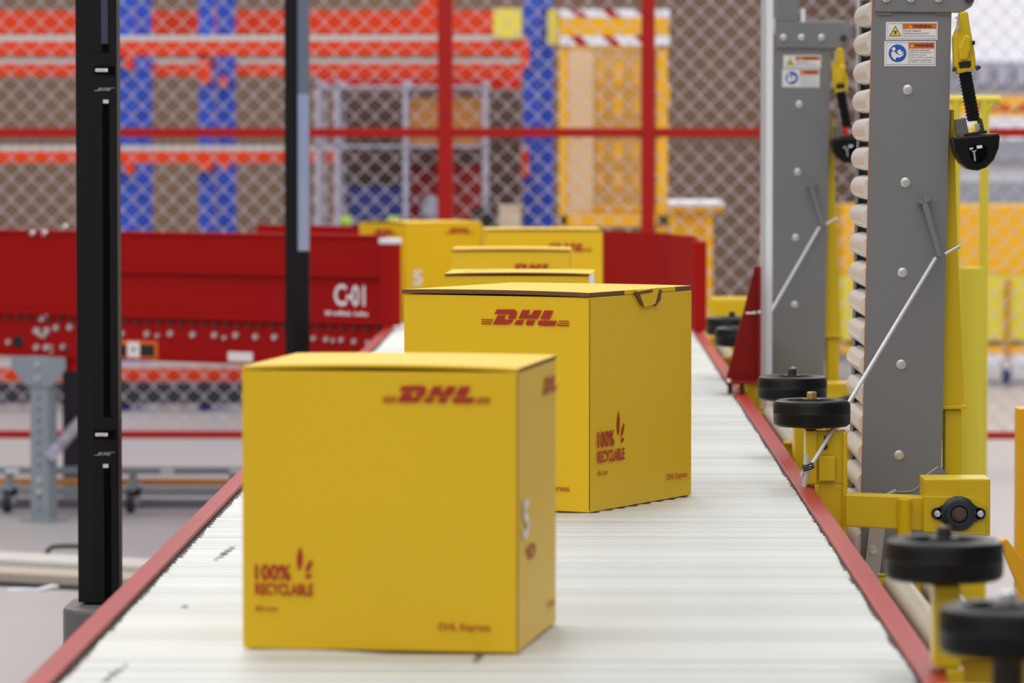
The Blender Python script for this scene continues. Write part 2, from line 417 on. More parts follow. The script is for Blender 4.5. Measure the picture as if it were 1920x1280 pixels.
def p1(t, w, d, h):
    prints_front(0.133, 0.020)(t, w, d, h)
    m = MB(); put_logo(m, (e, d - 0.033 - 0.10, h - 0.045), *SX, 0.133); m.build('printed_logo', 'print_red', t, local=True)
    m = MB(); put_text(m, '5', (e, 0.03, 0.135), *SX, 0.05, 0.048, bold=0.03); m.build('size_number', 'print_white', t, local=True, label='white number 5')
    m = MB(); put_text(m, '+', (e, 0.055, 0.112), *SX, 0.02, 0.012, bold=0.02); put_text(m, 'D', (e, 0.08, 0.106), *SX, 0.055, 0.018, bold=0.03); m.build('printed_mark', 'print_red', t, local=True)
    m = MB(); put_text(m, 'DHL Express', (e, d - 0.085, 0.024), *SX, 0.064, 0.0115, bold=0.01); m.build('printed_text', 'print_red', t, local=True)
def at(px, py):                                  # point on the bed level seen at a pixel
    Y = 0.62 * F / (py - 270); p = P(px, py, Y); return (p.x, p.y)
c = P(970, 1222, 4.98)
carton('parcel_box', 'nearest yellow parcel box, blurred in front, with a small logo and recycling mark', (c.x, 4.98), -0.14, 0.342, 0.328, 0.347, 'r', curl=0.004, prints=p1, over=(0, 0.001, 0, 0))
def p2(t, w, d, h):
    m = MB(); put_logo(m, (-0.037 - 0.168, -e, h - 0.057), *FX, 0.168); m.build('printed_logo', 'print_red', t, local=True)
    m = MB(); put_text(m, 'DHL Express', (-0.037 - 0.075, -e, 0.031), *FX, 0.075, 0.0135, bold=0.01); m.build('printed_text', 'print_red', t, local=True)
    m = MB(); put_text(m, 'DHL Express', (e, d - 0.022 - 0.082, 0.030), *SX, 0.082, 0.0135, bold=0.01); m.build('printed_text', 'print_red', t, local=True)
    m = MB(); put_text(m, 'dhl.com', (e, 0.026, 0.060), *SX, 0.04, 0.009, bold=0.01); m.build('printed_text', 'print_red', t, local=True)
    m = MB(); put_recycle(m, (e, 0.026, 0.081), *SX, 0.103); m.build('recycling_mark', 'print_red', t, local=True)
    # torn tuck tab on the side
    m = MB(); hb = h - 0.005
    m.prism([(0.0005, 0.175, hb + 0.003), (0.0005, 0.262, hb + 0.006), (0.0005, 0.245, hb - 0.022), (0.0005, 0.200, hb - 0.026)], (0.004, 0, 0))
    m.build('tuck_tab', 'card_yellow', t, local=True)
    m = MB()
    m.prism([(0.001, 0.165, hb + 0.001), (0.001, 0.182, hb - 0.001), (0.001, 0.203, hb - 0.027), (0.001, 0.190, hb - 0.020)], (0.0036, 0, 0))
    m.prism([(0.001, 0.262, hb + 0.002), (0.001, 0.272, hb + 0.002), (0.001, 0.266, hb - 0.016), (0.001, 0.246, hb - 0.026)], (0.0036, 0, 0))
    m.prism([(0.001, 0.178, hb + 0.001), (0.001, 0.232, hb + 0.004), (0.001, 0.232, hb - 0.001), (0.001, 0.182, hb - 0.003)], (0.0046, 0, 0))
    m.build('torn_slot', 'card_brown', t, local=True)
c = P(1105, 963, 6.89)
carton('parcel_box', 'sharply focused large yellow box turned at an angle, with a torn tab on its side', (c.x, 6.89), -0.47, 0.357, 0.402, 0.370, 'fh', curl=0.0022, prints=p2, over=(0.002, 0.0, 0, 0.003), lid=0.0072)
c = P(1106, 700, 8.95)
def p3(t, w, d, h):
    prints_front(0.11, 0.02, rec=False)(t, w, d, h)
    m = MB(); put_text(m, '+', (-w + 0.035, 0.06, h + 0.0025), (1, 0, 0), (0, 1, 0), 0.02, 0.05); put_text(m, '-DHL-', (-w + 0.05, 0.2, h + 0.0025), (1, 0, 0), (0, 1, 0), 0.04, 0.05)
    m.build('top_print', 'print_red', t, local=True)
    MB().box((-0.006, -0.0045, h - 0.055), (0.0042, 0.02, h - 0.002)).build('white_tape', 'print_white', t, local=True, label='white tape on the corner')
carton('parcel_box', 'third yellow box along the rollers, mostly hidden behind the large angled box', (P(1110, 700, 8.95).x, 8.95), -0.03, 0.322, 0.30, 0.337, 'f', curl=0.003, prints=p3, over=(0.004, 0.0, 0, 0))
carton('parcel_box', 'fourth yellow box, its brown lid edge just above the third box', (P(1069, 700, 11.4).x, 11.4), -0.01, 0.330, 0.30, 0.327, 'f', curl=0.002, prints=prints_front(0.145, 0.038, rec=False), over=(0.004, 0, 0, 0))
carton('parcel_box', 'fifth yellow box, standing at the bend in front of the red guard wall', (P(1130, 700, 12.4).x, 12.4), 0.06, 0.352, 0.33, 0.362, 'f', curl=0.001, prints=prints_front(0.155, 0.04, rec=False), over=(0.002, 0, 0, 0))
def p6(t, w, d, h):
    m = MB(); put_logo(m, (-0.05 - 0.13, -e, h - 0.045), *FX, 0.133); m.build('printed_logo', 'print_red', t, local=True)
    m = MB(); put_logo(m, (e, d - 0.055 - 0.12, h - 0.042), *SX, 0.133); m.build('printed_logo', 'print_red', t, local=True)
    m = MB(); put_text(m, '5', (e, 0.028, 0.125), *SX, 0.045, 0.052, bold=0.02); m.build('size_number', 'print_white', t, local=True, label='white number 5')
    m = MB(); put_text(m, '+', (e, 0.06, 0.09), *SX, 0.03, 0.015, bold=0.02); put_text(m, 'D', (e, 0.10, 0.086), *SX, 0.06, 0.02, bold=0.03); m.build('printed_text', 'print_red', t, local=True)
c = P(762, 597, 14.35)
carton('parcel_box', 'farthest yellow box, turned on the bend behind the upright end of the red panel', (c.x, 14.35), -0.80, 0.25, 0.36, 0.345, '', curl=0.006, prints=p6)

# ------------------------------------------------------------------ branch conveyor with red guard panels
A = Vector((-0.615, 13.98, 0)); ang = math.atan2(0.93, -1.46)
dv = Vector((math.cos(ang), math.sin(ang), 0)); nv = Vector((-dv.y, dv.x, 0))     # along, and to the front (towards the camera)
if nv.y > 0: nv = -nv
br = thing('branch_conveyor', 'red branch conveyor marked C-01 on its guard panel, joining from the left', 'conveyor', (A.x, A.y, 0))
def bp(s_, o_, z_): return A + dv * s_ + nv * o_ + Vector((0, 0, z_))
def bbox(mb, s0, s1, o0, o1, z0, z1, mi=0):
    vs = [bp(s0,o0,z0), bp(s1,o0,z0), bp(s1,o1,z0), bp(s0,o1,z0), bp(s0,o0,z1), bp(s1,o0,z1), bp(s1,o1,z1), bp(s0,o1,z1)]
    return mb.add(vs, [(3,2,1,0),(4,5,6,7),(0,1,5,4),(1,2,6,5),(2,3,7,6),(3,0,4,7)], mi)
GT = 1.055
def s_at(px):                                    # length along the front plane seen at column px
    ks = [(abs(P(px, 500, 1).x * (A + dv * s_).y - (A + dv * s_).x), s_) for s_ in [k * 0.002 for k in range(0, 1400)]]
    return min(ks)[1]
sJ = s_at(180)
# guard panels
mb = MB(); bbox(mb, 0.03, sJ, -0.004, 0.0, BED + 0.008, GT); bbox(mb, 0.03, sJ, -0.03, 0.006, GT - 0.012, GT)
bbox(mb, 0.03, sJ, 0, 0.016, BED + 0.165, BED + 0.175); bbox(mb, 0.03, sJ, 0, 0.014, BED + 0.004, BED + 0.016)
mb.build('guard_panel', 'panel_red', br, bevel=0.002)
mb = MB(); bbox(mb, sJ + 0.003, 2.75, -0.004, 0.0, BED + 0.008, GT); bbox(mb, sJ + 0.003, 2.75, -0.03, 0.006, GT - 0.012, GT); bbox(mb, sJ + 0.003, 2.75, 0, 0.014, BED + 0.004, BED + 0.016)
mb.build('guard_panel', 'panel_red', br, bevel=0.002)
# end post
mb = MB(); bbox(mb, -0.025, 0.03, -0.03, 0.022, BED + 0.001, GT - 0.03); mb.build('end_post', 'panel_red', br, bevel=0.003)
mb = MB(); bbox(mb, -0.027, 0.032, -0.032, 0.024, GT - 0.0295, GT - 0.010); mb.build('post_cap', 'white', br, bevel=0.003, label='white post cap')
# side frame
mb = MB(); bbox(mb, 0.0, 2.75, -0.01, -0.004, 0.60, BED + 0.006); bbox(mb, 0.0, 2.75, -0.04, 0.01, 0.597, 0.603)
bbox(mb, s_at(160), s_at(120), -0.008, -0.003, 0.55, 0.60)
mb.build('side_frame', 'panel_red', br)
mb = MB()
for k in range(52):
    s_ = 0.05 + k * 0.05
    mb.tube([bp(s_, -0.02, BED - 0.012), bp(s_, 0.004, BED - 0.012)], 0.008, 8)
mb.build('roller_ends', 'dark_steel', br, kind='stuff')
# bed rollers of the branch, behind the panel
mb = MB(); mb.tube([bp(0, -0.02, 0), bp(0, -0.78, 0)], 0.0225, 14); r0 = mb.build('roller', 'roller', br)
mi0 = r0.matrix_parent_inverse.copy()
for k in range(36):
    o = r0 if k == 0 else r0.copy()
    if k: COL.objects.link(o)
    o.location = dv * (0.12 + 0.073 * k) + Vector((0, 0, BED - 0.0225))
# bolts
zc = lambda px, py: P(px, py, (A + dv * s_at(px)).y).z
bolts = [(15,641,6),(68,620,8),(87,620,8),(78,598,6),(105,614,7),(131,613,7),(68,651,7),(86,651,7),(96,650,4),(97,660,4),(118,650,6),(75,628,5),(82,630,5),(88,590,5),
         (229,625,6),(275,626,7),(295,629,5),(319,625,7),(361,627,7),(402,628,7),(421,633,5),(442,628,7),(479,631,7),(515,632,7),(588,634,6),(612,636,6),(625,638,5),(640,637,6),(664,640,6),(690,642,5),
         (65,437,6),(87,437,6),(125,425,5)]
for (px, py, rr) in bolts:
    s_ = s_at(px); z = zc(px, py); off = 0.006 if py < 560 else -0.004
    q = bp(s_, off, z); r_ = rr * (A + dv * s_).y / F * 0.95
    MB().lathe(q, nv, [(0.0001, 0.012), (r_ * 0.8, 0.011), (r_, 0.006), (r_, -0.002)], 10).build('bolt', 'bolt', br)
for (px, py, rr, mt) in ((32, 641, 13, 'black'), (118, 651, 9, 'dark_steel')):
    q = bp(s_at(px), -0.0035, zc(px, py)); r_ = rr * 14.7 / F
    MB().lathe(q, nv, [(0.0001, 0.003), (r_ * 0.9, 0.003), (r_, 0.0)], 24).build('plug', mt, br, label='black round plug' if mt == 'black' else None)
# lettering on the panel: dv runs to the left in the picture
LXv = -dv
def bpx(px, py, o_): return bp(s_at(px), o_, zc(px, py))
mb = MB(); q = bpx(627, 573, 0.0015); w_ = (bpx(685, 573, 0) - bpx(627, 573, 0)).length
put_text(mb, 'C', q, LXv, (0, 0, 1), w_ * 0.40, 0.075, bold=0.02); put_text(mb, '-', q + LXv * w_ * 0.40 + Vector((0, 0, 0.024)), LXv, (0, 0, 1), w_ * 0.2, 0.014, bold=0.01)
put_text(mb, '01', q + LXv * w_ * 0.56, LXv, (0, 0, 1), w_ * 0.44, 0.073, bold=0.02)
mb.build('line_number', 'print_white', br, label='white number C-01')
mb = MB(); w2 = (bpx(693, 590, 0) - bpx(610, 590, 0)).length; q = bpx(610, 590, 0.0015)
x = 0.0; random.seed(3)
while x < w2 - 0.008:
    l = random.uniform(0.005, 0.010); hh = random.choice((0.008, 0.010, 0.014))
    if not (w2 * 0.10 < x < w2 * 0.14 or w2 * 0.58 < x < w2 * 0.61):
        mb.add([q + LXv * x, q + LXv * (x + l), q + LXv * (x + l) + Vector((0, 0, hh)), q + LXv * x + Vector((0, 0, hh))], [(0, 1, 2, 3)])
    x += l + 0.0022
mb.build('small_print', 'print_white', br)
# warning sign and tag on the frame
def brect(mb, x0, y0, x1, y1, o_, th, mi=0):
    s0, s1 = s_at(x1), s_at(x0); return bbox(mb, s0, s1, o_, o_ + th, zc((x0 + x1) / 2, y1), zc((x0 + x1) / 2, y0), mi)
mb = MB(); brect(mb, 215, 638, 294, 673, -0.004, 0.002); ws = mb.build('warning_sign', 'label_orange', br, label='orange warning sign')
mb = MB(); brect(mb, 238, 641, 260, 670, -0.002, 0.001); mb.build('sign_face', 'label_white', ws)
mb = MB(); brect(mb, 262, 646, 288, 668, -0.002, 0.001); mb.build('sign_text_panel', 'label_black', ws); mb = MB(); brect(mb, 221, 646, 236, 668, -0.002, 0.001); mb.build('sign_text_panel', 'label_black', ws); mb = MB()
mb.lathe(bpx(249, 655, -0.001), nv, [(0.0001, 0.001), (0.008, 0.0008)], 12); mb.build('sign_print', 'label_black', ws)
mb = MB(); brect(mb, 426, 660, 472, 678, -0.004, 0.002); mb.build('white_tag', 'label_white', br, label='white tag')
# legs
def leg(px, ytop, mt, o0, name='leg', gus=True):
    s_ = s_at(px); hw = 0.042; mb = MB(); gw = 0.128
    bbox(mb, s_ - hw, s_ + hw, o0 - 0.05, o0, 0.0, 0.60)
    if gus:
        vs = [bp(s_ - gw, o0 + 0.006, 0.598), bp(s_ + gw, o0 + 0.006, 0.598), bp(s_ + gw, o0 + 0.006, 0.555), bp(s_ + 0.058, o0 + 0.006, 0.49), bp(s_ - 0.058, o0 + 0.006, 0.49), bp(s_ - gw, o0 + 0.006, 0.555)]
        mb.prism(vs, -nv * 0.006)
        bbox(mb, s_ - hw - 0.03, s_ + hw + 0.03, o0 - 0.08, o0 + 0.03, 0, 0.01)
    o = mb.build(name, mt, br, bevel=0.002)
    if gus:
        for z in (0.57, 0.52, 0.15, 0.108):
            MB().lathe(bp(s_, o0 + (0.006 if z > 0.48 else 0), z), nv, [(0.0001, 0.008), (0.010, 0.008), (0.012, 0)], 10).build('leg_bolt', 'bolt', o)
        m2 = MB()
        for k in range(11):
            z = 0.045 + k * 0.04
            if abs(z - 0.15) > 0.02 and abs(z - 0.108) > 0.02: m2.lathe(bp(s_, o0 + 0.0005, z), nv, [(0.0001, 0.0005), (0.006, 0.0)], 8)
        m2.build('leg_holes', 'dark_steel', o)
leg(76, 675, 'grey_leg', 0.012)
a = P(118, 900, 15.5); b = P(141, 700, 15.5)
MB().box((a.x, 15.5, 0.0), (b.x + 0.02, 15.54, 0.598)).box((a.x - 0.04, 15.47, 0), (b.x + 0.06, 15.57, 0.01)).build('leg', 'navy', br, label='dark navy rear leg')
leg(600, 675, 'grey_leg', 0.0)
q0 = P(98, 850, 14.75); q1 = P(146, 795, 15.48)
mb = MB(); mb.tube([q0, q1], 0.03, 4); mb.build('brace', 'lilac_steel', br)

# outer red guard of the bend, right of the boxes
og = thing('bend_guard', 'curved red sheet guard closing the right side of the conveyor bend', 'guard', (0.43, 13.9, 0))
pts = [(0.432, 13.62), (0.428, 13.80), (0.40, 13.98), (0.34, 14.20), (0.24, 14.45), (0.10, 14.70), (-0.10, 14.93), (-0.32, 15.1), (-0.6, 15.3), (-1.2, 15.68)]
pts = pts[:1] + [(0.415, 13.80), (0.36, 13.98)] + pts[3:]
mb = MB(); n = len(pts)
def gz(i): return 1.057 if i > 0 else 1.040
th = 0.004
out = [Vector((x, y, 0)) for x, y in pts]
nrms = []
for i in range(n):
    t = (out[min(i + 1, n - 1)] - out[max(i - 1, 0)]).normalized(); nrms.append(Vector((-t.y, t.x, 0)))
vs = []
for i in range(n):
    for (o_, z) in ((0, BED + 0.003), (0, gz(i)), (th, gz(i)), (th, BED + 0.003)):
        vs.append(out[i] - nrms[i] * o_ + Vector((0, 0, z)))
fs = [(0, 1, 2, 3), tuple(4 * (n - 1) + k for k in (3, 2, 1, 0))]
for i in range(n - 1):
    for k in range(4):
        fs.append((4 * i + k, 4 * i + (k + 1) % 4, 4 * (i + 1) + (k + 1) % 4, 4 * (i + 1) + k))
mb.add(vs, fs, 0, True); mb.build('guard_sheet', 'panel_red', og)
box('end_post', (0.405, 13.58, BED + 0.002), (0.450, 13.62, 1.045), 'panel_red', og, bevel=0.006)
for i in (2, 5, 8):
    p_ = out[i] + Vector((0.03, 0.03, 0)); box('leg', (p_.x - 0.02, p_.y - 0.01, 0), (p_.x + 0.02, p_.y + 0.03, BED + 0.2), 'dark_red', og)

# ------------------------------------------------------------------ side units: guide wheels, posts, raised roller gates
def wheel(cx, cy, label, boltm='dark_steel', low=False):
    t = thing('guide_wheel', label, 'wheel', (cx, cy, 0.854), group='black guide wheels along the right rail')
    h = 0.048; R = 0.0700; z = 0.854
    m = MB(); m.lathe((cx, cy, z), (0, 0, 1), [(0.040, 0.004), (R - 0.006, 0.0), (R - 0.001, 0.004), (R, 0.012), (R, h * 0.47), (R + 0.0007, h * 0.5), (R, h * 0.53), (R, h - 0.010), (R - 0.003, h - 0.003), (R - 0.009, h), (0.047, h - 0.001), (0.043, h - 0.006)], 48)
    m.build('tyre', 'rubber', t)
    m = MB(); m.lathe((cx, cy, z), (0, 0, 1), [(0.0001, 0.006), (0.041, 0.004), (0.0435, h - 0.008), (0.030, h - 0.014), (0.020, h - 0.012), (0.018, h - 0.002), (0.0001, h - 0.002)], 32); m.build('hub', 'dark_steel', t)
    m = MB(); m.lathe((cx, cy, z), (0, 0, 1), [(0.0001, h + 0.0015), (0.018, h + 0.0012), (0.018, h - 0.002)], 20); m.build('washer', 'dark_steel', t)
    m = MB(); m.lathe((cx, cy, z), (0, 0, 1), [(0.0001, h + 0.014), (0.009, h + 0.014), (0.0098, h + 0.012), (0.0098, h + 0.0015)], 6, smooth=False); m.build('bolt', boltm, t)
    m = MB(); m.lathe((cx + 0.002, cy, z - 0.006), (0, 0, 1), [(0.010, 0.0), (0.021, 0.002), (0.021, 0.005), (0.012, 0.007)], 20); m.build('spacer', 'brass', t)
    return t
WX = 0.4395
wheel(0.440, 4.12, 'nearest black guide wheel, cut off at the right edge of the photo', 'bolt')
wheel(0.4395, 4.82, 'large blurred black guide wheel, second nearest along the right rail', 'dark_steel')
wheel(0.438, 7.45, 'black guide wheel with brass bolt beside the tall sharp grey column', 'brass')
wheel(0.444, 8.22, 'black guide wheel just behind the one with the brass bolt', 'dark_steel')
wheel(0.435, 10.40, 'black guide wheel half hidden behind the red triangular bracket', 'dark_steel')
wheel(0.433, 11.02, 'farthest black guide wheel, left of the red triangular bracket', 'dark_steel')

def Q(px, py): return P(px, py, 7.45)
def unit(dy, which, tower=True):
    """post with arm, made from the sharp one at y = 7.45 and set off by dy"""
    Yp = 7.42 + dy
    lab = {0: 'yellow steel wheel post under the second nearest guide wheel, at the bottom right',
           1: 'yellow steel post and arm with a black bearing, below the sharp grey column',
           2: 'yellow steel post and arm below the farther, blurred grey column'}[which]
    t = thing('gate_frame', lab, 'frame', (0.47, Yp, 0), group='yellow gate frames along the right rail')
    D = Vector((0, dy, 0))
    def pb(x0, y0, x1, y1, Y, dep, mb=None):
        a = P(x0, y1, Y); b = P(x1, y0, Y); mb = mb or MB()
        return mb.box((a.x, Y + dy, a.z), (b.x, Y + dy + dep, b.z))
    def pp(pts, Y, dep, mb=None):
        mb = mb or MB(); return mb.prism([P(x, y, Y) + D for x, y in pts], (0, dep, 0))
    a = P(1511, 805, 7.41); bx = P(1588, 1000, 7.41)
    mb = MB()
    mb.box((a.x, Yp - 0.01, BED + 0.006), (P(1535, 0, 7.41).x, Yp + 0.06, 0.848))       # rounded left web, over the rail
    mb.box((0.4405, Yp - 0.01, 0.0), (P(1540, 0, 7.41).x, Yp + 0.06, BED + 0.0055))
    mb.box((a.x, Yp - 0.004, BED + 0.006), (bx.x - 0.006, Yp + 0.0, a.z - 0.002))
    mb.box((0.4405, Yp - 0.004, 0.0), (bx.x - 0.006, Yp + 0.0, BED + 0.0055))
    mb.box((bx.x - 0.008, Yp - 0.012, 0.0), (bx.x, Yp + 0.06, a.z - 0.004))
    mb.build('post', 'yellow', t, bevel=0.004)
    pb(1536, 855, 1566, 902, 7.405, 0.008).build('weld_plate', 'yellow', t, bevel=0.002)
    m2 = MB()
    for (x, y, rr) in ((1549, 821, 0.0045), (1546, 837, 0.0058)):
        m2.lathe(P(x, y, 7.415) + D, (0, -1, 0), [(0.0001, 0.0006), (rr, 0.0006), (rr, -0.001)], 16)
    m2.build('hole', 'black', t)
    # arm, end box, pipe
    pp([(1585, 926), (1735, 932), (1735, 995), (1585, 987)], 7.40, 0.05).build('arm', 'yellow', t, bevel=0.003)
    eb = pp([(1732, 897), (1857, 897), (1857, 1005), (1732, 1000)], 7.385, 0.09).build('end_box', 'yellow', t, bevel=0.003)
    pp([(1732, 930), (1825, 932), (1848, 945), (1848, 1002), (1732, 996)], 7.378, 0.007).build('end_plate', 'yellow', t, bevel=0.001)
    c0 = P(1696, 936, 7.395) + D; m2 = MB(); m2.tube([c0, Vector((c0.x, c0.y, 0.02))], 0.0125, 20); m2.box((c0.x - 0.05, c0.y - 0.05, 0), (c0.x + 0.05, c0.y + 0.05, 0.02)); m2.build('pipe', 'yellow', t)
    # flanged bearing
    c0 = P(1797, 962, 7.378) + D; R = 33 * 7.378 / F
    fb = MB(); fb.lathe(c0, (0, -1, 0), [(R * 1.0, 0), (R * 1.0, 0.006), (R * 0.9, 0.009), (R * 0.80, 0.010), (R * 0.74, 0.016), (R * 0.5, 0.017), (R * 0.45, 0.012), (0.0001, 0.012)], 40)
    for sx in (-1, 1):
        ex = c0 + Vector((sx * R * 1.22, 0, 0))
        fb.lathe(ex, (0, -1, 0), [(R * 0.33, 0), (R * 0.33, 0.006), (0.0001, 0.006)], 20)
        fb.prism([c0 + Vector((sx * R * 0.75, 0, R * 0.58)), ex + Vector((0, 0, R * 0.3)), ex + Vector((0, 0, -R * 0.3)), c0 + Vector((sx * R * 0.75, 0, -R * 0.58))], (0, -0.006, 0))
    be = fb.build('bearing', mat('blue_black_casting', srgb(34, 44, 52), 0.35), t)
    for sx in (-1, 1):
        ex = c0 + Vector((sx * R * 1.22, -0.006, 0)); m2 = MB(); m2.lathe(ex, (0, -1, 0), [(R * 0.2, 0), (R * 0.2, 0.005), (0.0001, 0.006)], 6, smooth=False); m2.build('bearing_bolt', 'bolt', be)
    m2 = MB(); m2.lathe(c0, (0, -1, 0), [(R * 0.42, 0.012), (R * 0.42, 0.019), (R * 0.34, 0.019), (R * 0.30, 0.024), (0.0001, 0.024)], 24); m2.build('shaft', mat('brown_steel', srgb(96, 78, 66), 0.4, 0.4), be)
    # base beam on the floor
    box('floor_beam', (0.4405, Yp - 0.04, 0.0), (0.95, Yp + 0.08, 0.06), 'yellow', t, bevel=0.003)
    # rear wheel post
    ry = Yp + 0.78
    box('rear_post', (0.446, ry - 0.01, 0), (0.505, ry + 0.05, 0.846), 'yellow', t, bevel=0.004)
    return t
def transfer(y0, y1, lab):
    t = thing('transfer_rollers', lab, 'rollers', (0.47, (y0 + y1) / 2, 0), group='short roller sets outside the right rail')
    for x in (0.474, 0.530):
        mb = MB(); mb.tube([(x, y0 + 0.004, BED - 0.021), (x, y1 - 0.004, BED - 0.021)], 0.021, 20); mb.build('roller', 'worn_zinc', t)
    for (ya, yb) in ((y0 - 0.006, y0), (y1, y1 + 0.006)):
        mb = MB(); mb.prism([(0.447, ya, BED - 0.006), (0.60, ya, BED - 0.006), (0.60, ya, BED - 0.075), (0.50, ya, BED - 0.085), (0.447, ya, BED - 0.03)], (0, yb - ya, 0))
        mb.box((0.447, ya - 0.02 if ya < y1 else ya, BED - 0.008), (0.60, yb, BED - 0.004))
        br_ = mb.build('bracket', 'yellow', t)
        if ya < y1:
            m2 = MB()
            for x in (0.474, 0.530): m2.lathe((x, ya, BED - 0.027), (0, -1, 0), [(0.0001, 0.004), (0.006, 0.004), (0.0085, 0.0)], 12)
            m2.build('bracket_hole', 'black', br_)
    for yy in (y0 + 0.02, y1 - 0.05):
        box('leg', (0.56, yy, 0), (0.60, yy + 0.03, BED - 0.076), 'yellow', t)
    return t
transfer(5.02, 5.95, 'short zinc rollers beside the rail at the bottom right, behind the nearest wheels')
transfer(8.62, 9.7, 'short zinc rollers beside the rail, seen left of the yellow wheel post')
transfer(12.1, 12.8, 'far short zinc rollers beside the rail, left of the red triangular bracket')
unit(0.0, 1); unit(2.97, 2)
# near post of the first two wheels and the yellow frame under them
t = thing('wheel_post', 'yellow post carrying the second nearest blurred guide wheel', 'post', (0.44, 4.85, 0))
MB().box((0.4405, 4.80, 0), (0.462, 4.85, BED + 0.0055)).box((0.426, 4.80, BED + 0.006), (0.458, 4.85, 0.848)).build('post', 'yellow', t, bevel=0.003)
mb = MB(); mb.box((0.458, 4.82, 0.792), (0.60, 4.86, 0.808)); mb.build('top_bar', 'yellow', t, bevel=0.003)
t = thing('wheel_post', 'yellow post under the nearest guide wheel in the bottom right corner', 'post', (0.45, 4.12, 0))
box('post', (0.4405, 4.09, 0), (0.53, 4.15, 0.806), 'yellow', t, bevel=0.003)
box('top_plate', (0.375, 4.05, 0.806), (0.55, 4.19, 0.812), 'yellow', t, bevel=0.002)
mb = MB(); mb.tube([(0.44, 4.12, 0.812), (0.44, 4.12, 0.852)], 0.016, 16); mb.build('stub', 'dark_steel', t)
for yy, lb_ in ():
    t = thing('wheel_post', lb_, 'post', (0.45, yy, 0)); box('post', (0.4405, yy - 0.02, 0), (0.50, yy + 0.03, 0.846), 'yellow', t, bevel=0.003)

